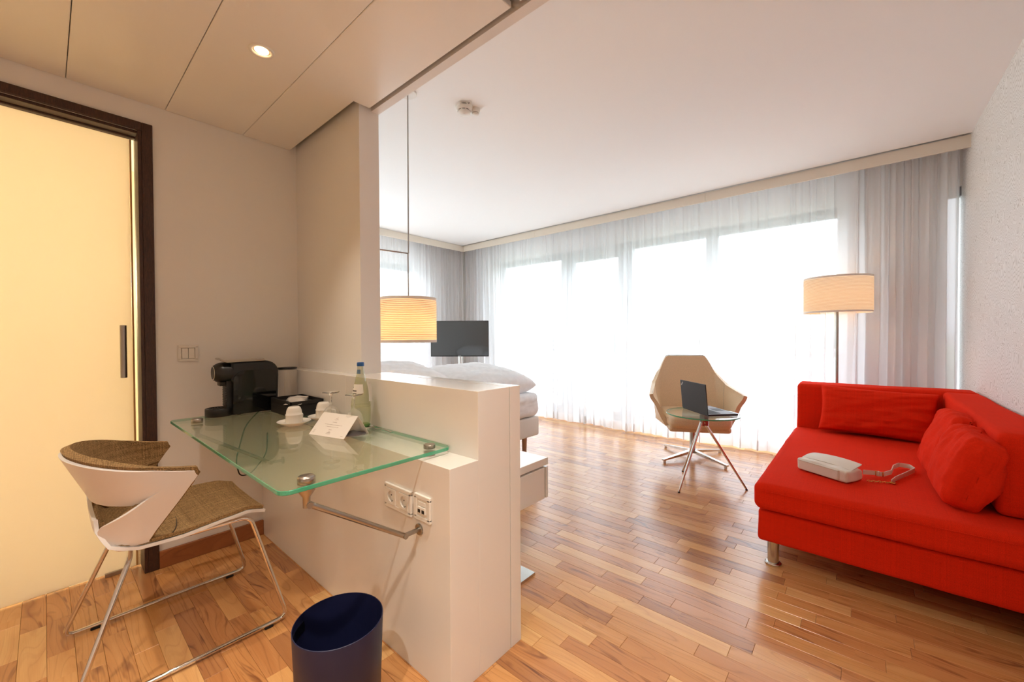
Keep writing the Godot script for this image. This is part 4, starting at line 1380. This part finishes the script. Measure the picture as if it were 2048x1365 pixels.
func shade_parts(o: Node3D, r: float, y0: float, y1: float, ribs: int, energy: float, col: Color) -> void:
	var band := 0.016
	part("lamp_shade", pleated(r, y0 + band, y1 - band, ribs), M.shade_cloth, o)
	var crease_lines := MB.new()  # added rings; their darker orange paints the shade in the pleat creases
	for k in range(1, ribs):
		var y := lerpf(y0 + band, y1 - band, float(k) / ribs)
		crease_lines.lathe(Vector3.ZERO, [Vector2(r - 0.0002, y - 0.0011), Vector2(r + 0.0012, y), Vector2(r - 0.0002, y + 0.0011)], 72)
	part("pleat_shade_lines", crease_lines, M.crease_shade, o).set_meta("kind", "stuff")
	part("shade_band", MB.new().lathe(Vector3.ZERO, [Vector2(r - 0.0002, y1 - band), Vector2(r + 0.002, y1 - band), Vector2(r + 0.002, y1 - band), Vector2(r + 0.002, y1), Vector2(r + 0.002, y1), Vector2(r - 0.002, y1), Vector2(r - 0.002, y1), Vector2(r - 0.002, y1 - band)], 72), M.shade_band, o)
	part("shade_band", MB.new().lathe(Vector3.ZERO, [Vector2(r - 0.002, y0), Vector2(r + 0.002, y0), Vector2(r + 0.002, y0), Vector2(r + 0.002, y0 + band), Vector2(r + 0.002, y0 + band), Vector2(r - 0.002, y0 + band), Vector2(r - 0.002, y0 + band), Vector2(r - 0.002, y0)], 72), M.shade_band, o)
	var em := mat("bulb_glow", Color(1, 0.95, 0.85), 0.5)
	em.emission_enabled = true
	em.emission = col
	em.emission_energy_multiplier = 2.0
	var bulb := part("bulb", MB.new().lathe(Vector3(0, (y0 + y1) / 2 - 0.03, 0), [Vector2(0, -0.035), Vector2(0.02, -0.03), Vector2(0.03, -0.008), Vector2(0.028, 0.01), Vector2(0.015, 0.035), Vector2(0.013, 0.05), Vector2(0, 0.05)], 20), em, o)
	var l := OmniLight3D.new()
	l.name = "lamp_light"
	l.light_color = col
	l.light_energy = energy
	l.light_size = 0.025
	l.omni_range = 8.0
	l.shadow_enabled = true
	o.add_child(l)
	l.position = Vector3(0, (y0 + y1) / 2 - 0.03, 0)

func lamps() -> void:
	var warm := Color(1.0, 0.76, 0.47)
	var p := thing("pendant_lamp", "pleated cream drum pendant lamp glowing above the counter", "lamp", Vector3(1.405, 0, -2.025))
	shade_parts(p, 0.163, 1.096, 1.357, 23, 0.019, warm)
	part("rod", MB.new().tube([Vector3(0.003, 1.21, 0), Vector3(0.003, 1.62, 0), Vector3(0.006, 1.625, 0), Vector3(0.010, CEIL - 0.004, 0)], 0.0042, 10), M.steel, p)
	part("wall_arm", MB.new().tube([Vector3(0.004, 1.622, 0), Vector3(-0.287, 1.612, 0)], 0.0042, 10), M.steel, p)
	part("ceiling_rose", MB.new().cyl(Vector3(0.010, CEIL - 0.016, 0), Vector3(0.010, CEIL - 0.001, 0), 0.052, -1, 32, 0.002), M.white_plastic, p)
	var ho := MB.new()
	for k in 3: ho.tube([Vector3(0.003, 1.345, 0), Vector3(0.162 * cos(TAU * k / 3), 1.345, 0.162 * sin(TAU * k / 3))], 0.0018, 6)
	part("shade_holder", ho, M.steel, p)
	var f := thing("floor_lamp", "floor lamp with a pleated cream drum shade behind the sofa", "lamp", Vector3(4.30, 0, -0.152))
	shade_parts(f, 0.226, 1.305, 1.600, 27, 0.018, warm)
	part("pole", MB.new().cyl(Vector3(0, 0.012, 0), Vector3(0, 1.43, 0), 0.0105), M.steel, f)
	part("base", MB.new().cyl(Vector3.ZERO, Vector3(0, 0.014, 0), 0.105, -1, 40, 0.002), M.steel, f)
	var hf := MB.new()
	for k in 3: hf.tube([Vector3(0, 1.322, 0), Vector3(0.225 * cos(TAU * k / 3 + 0.4), 1.322, 0.225 * sin(TAU * k / 3 + 0.4))], 0.0018, 6)
	part("shade_holder", hf, M.steel, f)

# ---------------------------------------------------------------- sofa
func sofa() -> void:
	var o := thing("sofa", "red fabric sofa with low back and steel legs along the wallpapered wall", "sofa", Vector3(3.2, 0, 0.1))
	var n1 := noise(9, 1.0, 2)
	var soft := func(p: Vector3) -> Vector3: return p + Vector3(n1.get_noise_3d(p.y * 3, p.z * 3, p.x), n1.get_noise_3d(p.x * 2, p.z * 2, 5.0), n1.get_noise_3d(p.x * 3, p.y * 3, 7.0)) * 0.006
	part("base_frame", MB.new(true).rbox(Vector3(3.215, 0.188, 0.10), Vector3(1.83, 0.154, 0.97), 0.016, 2, 8, soft), M.red_cloth, o, true)
	var seat := part("seat_cushion", MB.new(true).rbox(Vector3(3.10, 0.336, 0.0945), Vector3(1.66, 0.130, 0.989), 0.034, 4, 20, func(p: Vector3) -> Vector3:
		var q: Vector3 = soft.call(p)
		if p.y > 0.36: q.y += 0.012 * (1.0 - pow((p.x - 3.1) / 0.83, 2.0)) * (1.0 - pow((p.z - 0.09) / 0.5, 2.0))
		return q), M.red_cloth, o, true)
	part("seam", MB.new().tube([Vector3(3.90, 0.372, -0.4005), Vector3(3.1, 0.371, -0.4015), Vector3(2.32, 0.371, -0.4005), Vector3(2.285, 0.371, -0.388), Vector3(2.2685, 0.371, -0.35), Vector3(2.267, 0.372, 0.1), Vector3(2.2685, 0.371, 0.57)], 0.0022, 6), M.red_cloth, seat, true)
	part("armrest", MB.new(true).rbox(Vector3(4.040, 0.505, 0.10), Vector3(0.222, 0.475, 0.975), 0.028, 3, 6, soft), M.red_cloth, o, true)
	part("backrest", MB.new(true).rbox(Vector3(3.198, 0.572, 0.500), Vector3(1.455, 0.332, 0.180), 0.026, 3, 10, soft), M.red_cloth, o, true)
	for x: float in [2.338, 4.08]:
		for z: float in [-0.325, 0.52]:
			part("sofa_leg", MB.new().lathe(Vector3(x, 0, z), [Vector2(0, 0), Vector2(0.034, 0), Vector2(0.036, 0.002), Vector2(0.036, 0.007), Vector2(0.034, 0.009), Vector2(0.0245, 0.010), Vector2(0.0245, 0.010), Vector2(0.0245, 0.113)], 32), M.bright_steel, o, true)
	# loose cushions
	var c1 := thing("sofa_cushion", "long red cushion leaning against the sofa's end rest", "cushion", Vector3(3.815, 0.575, 0.075), deg_to_rad(-90), "loose red sofa cushions")
	var k1 := part("cushion_case", pillow_mesh(0.31, 0.165, 0.095, 70, 0.020, 0.36, 32), M.red_cloth, c1)
	part("piping", pillow_edge(0.31, 0.165, 0.003), M.red_cloth, k1)
	k1.rotation_degrees = Vector3(-14, 0, -2)
	var c2 := thing("sofa_cushion", "red cushion in the corner between the end rest and the back", "cushion", Vector3(3.04, 0.562, 0.345), deg_to_rad(180), "loose red sofa cushions")
	var k2 := part("cushion_case", boxed_cushion(0.22, 0.160, 0.072, 71), M.red_cloth, c2)
	k2.rotation_degrees = Vector3(-18, 0, 3)
	var c3 := thing("sofa_cushion", "plump red cushion at the open end of the sofa back", "cushion", Vector3(2.61, 0.556, 0.346), deg_to_rad(180), "loose red sofa cushions")
	var k3 := part("cushion_case", boxed_cushion(0.180, 0.148, 0.078, 73), M.red_cloth, c3)
	k3.rotation_degrees = Vector3(-17, 3, -3)

# a cushion with side panels, creased near its seams
func boxed_cushion(sx: float, sy: float, th: float, sd: int) -> MB:
	var n1 := noise(sd, 1.0, 3)
	var bend := func(p: Vector3) -> Vector3:
		var a := p.x / sx
		var b := p.y / sy
		var puff := (1.0 - a * a) * (1.0 - b * b)
		var q := p
		q.z *= 0.78 + 0.42 * puff
		q.x *= 1.0 + 0.05 * (1.0 - b * b)
		q.y *= 1.0 + 0.05 * (1.0 - a * a)
		var cr := n1.get_noise_3d(p.x * 22.0, p.y * 9.0, p.z * 10.0) * 0.010 * (1.0 - 0.5 * puff)
		cr += n1.get_noise_3d(p.x * 6.0, p.y * 6.0, p.z * 6.0) * 0.010
		q += Vector3(cr * 0.6, cr * 0.7, cr * signf(p.z))
		return q
	return MB.new(true).rbox(Vector3.ZERO, Vector3(sx, sy, th) * 2.0, 0.035, 3, 20, bend)

# ---------------------------------------------------------------- armchair
func easy_chair() -> void:
	var turn := deg_to_rad(-61.2)
	var o := thing("armchair", "beige leather swivel armchair in front of the sheer curtain", "armchair", Vector3(3.90, 0, -1.175), turn)
	var shell_at := func(u: float, v: float) -> Vector3:
		var au := absf(u)
		var s := signf(u)
		var top := 0.925
		if au > 0.58: top = lerpf(0.925, 0.665, smoothstep(0.0, 1.0, (au - 0.58) / 0.46) * 0.5 + clampf((au - 0.58) / 0.46, 0, 1) * 0.5)
		if au > 1.04: top = lerpf(0.665, 0.605, clampf((au - 1.04) / 0.56, 0, 1))
		var bot := 0.34
		var y := lerpf(bot, top, v)
		var arm := maxf(au - 0.85, 0.0) / 0.75
		var fw := 0.06 * minf(au, 1.0) * minf(au, 1.0) + 0.33 * pow(arm, 1.1)
		var lat := 0.30 * minf(au, 1.0) + 0.035 * maxf(au - 1.0, 0.0) / 0.6
		lat += 0.035 * arm * smoothstep(0.6, 1.0, v) - 0.10 * arm * pow(1.0 - v, 1.6)
		var z := -0.20 - 0.24 * (y - 0.38) * (1.0 - 0.6 * arm) + fw + 0.02 * arm * v
		return Vector3(s * lat, y, z)
	var P := []
	for i in 65:
		var col := []
		for j in 17: col.append(shell_at.call(-1.6 + 3.2 * i / 64.0, j / 16.0))
		P.append(col)
	var sh := part("shell", MB.new().sheet(P, -0.034, 0.0), M.tan_leather, o)
	var edge := []
	for i in 65: edge.append(P[i][16] + Vector3(0, 0.002, -0.030))
	part("piping", MB.new().tube(edge, 0.003, 6), M.dark_piping, sh)
	# seams where back and arms meet
	for s: int in [12, 52]:
		var sm := []
		for j in range(2, 17): sm.append(P[s][j] + Vector3(0, 0, 0.0005))
		part("arm_seam", MB.new().tube(sm, 0.0022, 6), M.cream_leather_dark, sh)
	part("seat_cushion", MB.new(true).rbox(Vector3(0, 0.378, 0.045), Vector3(0.55, 0.115, 0.56), 0.045, 4, 10, func(p: Vector3) -> Vector3:
		var q := p
		q.x *= 1.0 - 0.10 * smoothstep(0.05, 0.33, p.z)
		q.z += 0.035 * (1.0 - pow(p.x / 0.3, 2.0)) * (1.0 if p.z > 0.2 else 0.0)
		q.y += 0.012 * smoothstep(0.0, 0.3, p.z)
		return q), M.tan_leather, o)
	var pip := []
	for k in 21:
		var a := -1.0 + 2.0 * k / 20.0
		pip.append(Vector3(a * 0.262, 0.432 - 0.03 * pow(absf(a), 8.0), 0.300 + 0.035 * (1.0 - a * a) - 0.07 * pow(absf(a), 6.0)))
	part("seat_piping", MB.new().tube(pip, 0.0032, 6), M.tan_leather, o)
	part("under_shell", MB.new(true).rbox(Vector3(0, 0.318, 0.04), Vector3(0.50, 0.055, 0.50), 0.026, 3), M.tan_leather, o)
	part("column", MB.new().lathe(Vector3.ZERO, [Vector2(0.016, 0.30), Vector2(0.016, 0.265), Vector2(0.016, 0.265), Vector2(0.024, 0.262), Vector2(0.024, 0.262), Vector2(0.026, 0.06), Vector2(0.034, 0.05)].duplicate(), 28), M.steel, o)
	for d: Vector2 in [Vector2(-0.333, -0.149), Vector2(-0.153, 0.319), Vector2(0.170, -0.325), Vector2(0.310, 0.155)]:
		var l := Vector3(d.x * cos(turn) - d.y * sin(turn), 0, d.x * sin(turn) + d.y * cos(turn)).normalized()
		var sd := Vector3(-l.z, 0, l.x)
		var A := l * 0.015 + Vector3(0, 0.062, 0)
		var B := l * 0.365 + Vector3(0, 0.026, 0)
		var m := MB.new()
		var ca := [A + sd * 0.020 + Vector3(0, 0.012, 0), A - sd * 0.020 + Vector3(0, 0.012, 0), A - sd * 0.020 - Vector3(0, 0.016, 0), A + sd * 0.020 - Vector3(0, 0.016, 0)]
		var cb := [B + sd * 0.013 + Vector3(0, 0.006, 0), B - sd * 0.013 + Vector3(0, 0.006, 0), B - sd * 0.013 - Vector3(0, 0.008, 0), B + sd * 0.013 - Vector3(0, 0.008, 0)]
		for k in 4: m.quad(ca[k], ca[(k + 1) % 4], cb[(k + 1) % 4], cb[k])
		m.quad(cb[0], cb[1], cb[2], cb[3])
		var bar := part("base_arm", m, M.bright_steel, o)
		part("glide", MB.new().cyl(l * 0.345, l * 0.345 + Vector3(0, 0.022, 0), 0.012), M.white_plastic, bar)

# ---------------------------------------------------------------- round side table, laptop
func side_table() -> void:
	var c := Vector3(3.245, 0, -0.907)
	var o := thing("side_table", "round glass side table on three slanted chrome legs", "table", c)
	var top := 0.540
	var disc := PackedVector2Array()
	for k in 72: disc.append(Vector2(cos(TAU * k / 72.0), sin(TAU * k / 72.0)) * 0.256)
	part("glass_pane", MB.new().prism(disc, top - 0.010, top, 0.0, false, true), M.table_glass, o)
	part("glass_edge", MB.new().prism(disc, top - 0.0099, top - 0.0001, 0.0012, true, false), M.glass_edge, o, false, "green polished glass edge")
	part("hub", MB.new().cyl(Vector3(-0.006, 0.445, 0.0), Vector3(-0.006, top - 0.010, 0.0), 0.017), M.steel, o)
	part("hub_block", MB.new().rbox(Vector3(0.012, 0.487, 0.024), Vector3(0.034, 0.082, 0.034), 0.003), M.red_enamel, o, false, "red enamelled hub block")
	for f: Vector2 in [Vector2(-0.287, -0.077), Vector2(0.074, 0.281), Vector2(0.190, -0.205)]:
		var d := Vector3(f.x, 0, f.y)
		var leg := part("leg", MB.new().cyl(d + Vector3(0, 0.006, 0), d.normalized() * 0.014 + Vector3(0, 0.470, 0), 0.0065, 0.0105, 18), M.chrome, o)
		part("leg_tip", MB.new().cyl(d, d + Vector3(0, 0.008, 0), 0.008), M.rubber, leg)
	# laptop
	var turn := atan2(-0.734, -0.679)
	var l := thing("laptop", "open black laptop on the round glass table", "laptop", Vector3(3.238, top, -0.957), turn)
	part("base", MB.new().rbox(Vector3(0, 0.008, -0.115), Vector3(0.345, 0.014, 0.232), 0.003), M.laptop_black, l)
	part("deck", MB.new().box(Vector3(-0.168, 0.0149, -0.226), Vector3(0.168, 0.0155, -0.006)), M.laptop_deck, l)
	var kb := MB.new()
	for r in 6:
		for q in 15: kb.box(Vector3(-0.143 + q * 0.0192, 0.0155, -0.020 - r * 0.0185), Vector3(-0.143 + q * 0.0192 + 0.0160, 0.0175, -0.020 - r * 0.0185 + 0.0155))
	var ko := part("keyboard", kb, M.laptop_black, l)
	ko.set_meta("kind", "stuff")
	part("touchpad", MB.new().box(Vector3(-0.05, 0.0155, -0.212), Vector3(0.05, 0.0160, -0.142)), M.laptop_black, l)
	var hinge := Node3D.new()
	hinge.name = "lid"
	l.add_child(hinge)
	hinge.position = Vector3(0, 0.014, 0.0)
	hinge.rotation_degrees = Vector3(5, 0, 0)
	part("lid_cover", MB.new().rbox(Vector3(0, 0.108, 0.003), Vector3(0.345, 0.222, 0.007), 0.0028, 2), M.laptop_black, hinge)
	part("lid_screen", MB.new().box(Vector3(-0.160, 0.012, -0.0012), Vector3(0.160, 0.208, -0.0003)), M.screen, hinge)
	var tm := TextMesh.new()
	tm.text = "ThinkPad"
	var sf := SystemFont.new()
	sf.font_names = PackedStringArray(["Droid Sans"])
	sf.font_weight = 700
	tm.font = sf
	tm.font_size = 16
	tm.pixel_size = 0.00072
	tm.depth = 0.0004
	var lg := part("logo", tm, M.white_print, hinge)
	lg.position = Vector3(-0.146, 0.192, 0.0068)
	lg.rotation_degrees = Vector3(0, 0, 45)
	lg.scale = Vector3(0.75, 1.35, 1)

# ---------------------------------------------------------------- handbag
func handbag() -> void:
	var turn := deg_to_rad(-120.6)
	var y := 0.409
	var o := thing("handbag", "cream leather handbag lying on the red sofa seat", "handbag", Vector3(2.631, y, -0.12), turn)
	var n1 := noise(15, 1.0, 2)
	part("bag_body", MB.new(true).rbox(Vector3(0, 0.031, 0), Vector3(0.245, 0.060, 0.138), 0.012, 3, 12, func(p: Vector3) -> Vector3:
		var q := p
		q.y *= 1.0 - 0.18 * smoothstep(-0.02, -0.07, p.z) + n1.get_noise_3d(p.x * 9, 1.0, p.z * 9) * 0.10
		q.z += n1.get_noise_3d(p.x * 14, p.y * 14, 0.0) * 0.004
		q.x *= 1.0 - 0.10 * smoothstep(0.0, -0.07, p.z)
		return q), M.cream_leather, o)
	part("front_pocket", MB.new(true).rbox(Vector3(-0.012, 0.030, 0.066), Vector3(0.20, 0.052, 0.016), 0.007, 3, 4), M.cream_leather, o)
	var fl := []
	for i in 17:
		var col := []
		var a := -1.0 + i / 8.0
		for j in 9:
			var v := j / 8.0
			var rnd := 1.0 - 0.12 * pow(v, 4.0)
			col.append(Vector3(a * 0.120 * rnd - 0.004, 0.064 + 0.017 * sin(v * 1.9) - 0.006 * a * a, 0.022 - v * 0.10 + 0.004 * a * a))
		fl.append(col)
	part("flap", MB.new().sheet(fl, -0.004, 0.0), M.cream_leather, o)
	var seam := MB.new()
	seam.tube([Vector3(0.092, 0.056, 0.0755), Vector3(0.092, 0.010, 0.0755)], 0.0012, 6)
	seam.tube([Vector3(-0.11, 0.052, 0.0755), Vector3(0.088, 0.052, 0.0755)], 0.0012, 6)
	part("stitching", seam, M.cream_leather_dark, o)
	# strap in world coordinates, turned back into the bag's axes
	var inv := Transform3D(Basis(Vector3.UP, turn), o.position).affine_inverse()
	var pts := [Vector3(2.665, 0.44, 0.010), Vector3(2.715, 0.432, 0.045), Vector3(2.735, 0.426, 0.085), Vector3(2.80, 0.428, 0.118), Vector3(2.90, 0.432, 0.130), Vector3(2.975, 0.430, 0.155), Vector3(2.985, 0.428, 0.195), Vector3(2.93, 0.426, 0.212), Vector3(2.80, 0.424, 0.165), Vector3(2.71, 0.422, 0.130), Vector3(2.645, 0.420, 0.112)]
	var cv := Curve3D.new()
	for k in pts.size():
		var tg: Vector3 = (pts[mini(k + 1, pts.size() - 1)] - pts[maxi(k - 1, 0)]) / 6.0
		cv.add_point(pts[k], -tg, tg)
	var S := []
	for k in 61:
		var p := cv.sample_baked(cv.get_baked_length() * k / 60.0)
		S.append([inv * (p - Vector3(0, 0.011, 0)), inv * (p + Vector3(0, 0.011, 0))])
	part("strap", MB.new().sheet(S, -0.0014, 0.0014), M.cream_leather, o)
	var bk := MB.new()
	var bp := cv.sample_baked(cv.get_baked_length() * 0.10)
	for s: float in [0.0, 0.014]:
		var q := inv * (cv.sample_baked(cv.get_baked_length() * 0.10 + s * 2.2))
		bk.rbox(q, Vector3(0.004, 0.027, 0.007), 0.0012)
	part("buckle", bk, M.brass, o)
	part("keeper", MB.new().rbox(inv * cv.sample_baked(cv.get_baked_length() * 0.115), Vector3(0.008, 0.025, 0.008), 0.0015), M.cream_leather, o)
	var A := Vector3(2.600, 0.418, 0.030)
	var B := Vector3(2.640, 0.417, 0.110)
	for k in 9:
		var c := A.lerp(B, k / 8.0)
		var dir := (B - A).normalized()
		var sd := Vector3.UP if k % 2 == 0 else dir.cross(Vector3.UP)
		var ring := []
		for i in 12: ring.append(inv * (c + dir * cos(TAU * i / 12.0) * 0.0072 + sd * sin(TAU * i / 12.0) * 0.0042))
		part("chain_link", MB.new().tube(ring, 0.0012, 6, true), M.brass, o)
	part("ring_tab", MB.new().rbox(inv * Vector3(2.645, 0.416, 0.118), Vector3(0.020, 0.006, 0.016), 0.002), M.brass, o)

# ---------------------------------------------------------------- smoke detector
func detector() -> void:
	var o := thing("smoke_detector", "white round smoke detector with a side sensor on the ceiling", "detector", Vector3(1.735, CEIL, -1.885))
	var dn := Vector3.DOWN
	part("mount", MB.new().lathe(Vector3.ZERO, [Vector2(0.054, 0.0), Vector2(0.054, 0.010), Vector2(0.052, 0.013), Vector2(0.048, 0.014), Vector2(0, 0.014)], 48, dn), M.white_plastic, o)
	part("dome", MB.new().lathe(Vector3.ZERO, [Vector2(0.050, 0.013), Vector2(0.047, 0.026), Vector2(0.042, 0.031), Vector2(0.042, 0.031), Vector2(0.036, 0.031), Vector2(0.036, 0.036), Vector2(0.036, 0.036), Vector2(0.041, 0.036), Vector2(0.038, 0.046), Vector2(0.026, 0.053), Vector2(0, 0.055)], 48, dn), M.white_plastic, o)
	var sl := MB.new().lathe(Vector3.ZERO, [Vector2(0.0365, 0.0305), Vector2(0.0385, 0.0312), Vector2(0.0385, 0.0358), Vector2(0.0365, 0.0362)], 48, dn)
	part("smoke_slot", sl, M.dark_slot, o)
	var ribs := MB.new()
	for k in 10:
		var a := TAU * k / 10.0 + 0.2
		ribs.box(Vector3(cos(a) * 0.040 - 0.003, -0.037, sin(a) * 0.040 - 0.003), Vector3(cos(a) * 0.040 + 0.003, -0.029, sin(a) * 0.040 + 0.003))
	part("slot_ribs", ribs, M.white_plastic, o)
	part("status_light", MB.new().cyl(Vector3(-0.012, -0.056, 0.010), Vector3(-0.012, -0.053, 0.010), 0.003), M.white_plastic, o)
	var c := Vector3(0.068, 0, 0.030)
	var sd := part("side_sensor", MB.new().lathe(c, [Vector2(0.030, 0.0), Vector2(0.027, 0.022), Vector2(0.024, 0.026), Vector2(0.018, 0.026), Vector2(0.018, 0.029), Vector2(0.023, 0.029), Vector2(0.020, 0.037), Vector2(0, 0.041)], 32, dn), M.white_plastic, o)
	part("sensor_slot", MB.new().lathe(c, [Vector2(0.0185, 0.0255), Vector2(0.021, 0.0262), Vector2(0.021, 0.0288), Vector2(0.0185, 0.0293)], 32, dn), M.dark_slot, sd)
	# number plate standing at the rim, towards the desk
	var pl := Node3D.new()
	pl.name = "number_plate"
	o.add_child(pl)
	pl.position = Vector3(-0.038, -0.012, -0.040)
	pl.position = Vector3(-0.030, -0.010, 0.047)
	pl.rotation_degrees = Vector3(22, -43, 0)
	part("plate", MB.new().box(Vector3(-0.036, -0.008, -0.0015), Vector3(0.036, 0.008, 0.0)), M.white_plastic, pl)
	var tm := TextMesh.new()
	tm.text = "1006 / 01"
	var sf := SystemFont.new()
	sf.font_names = PackedStringArray(["Droid Sans"])
	sf.font_weight = 700
	tm.font = sf
	tm.font_size = 16
	tm.pixel_size = 0.0008
	tm.depth = 0.0004
	var w := part("plate_number", tm, M.ink, pl)
	w.position = Vector3(0, 0, 0.0003)
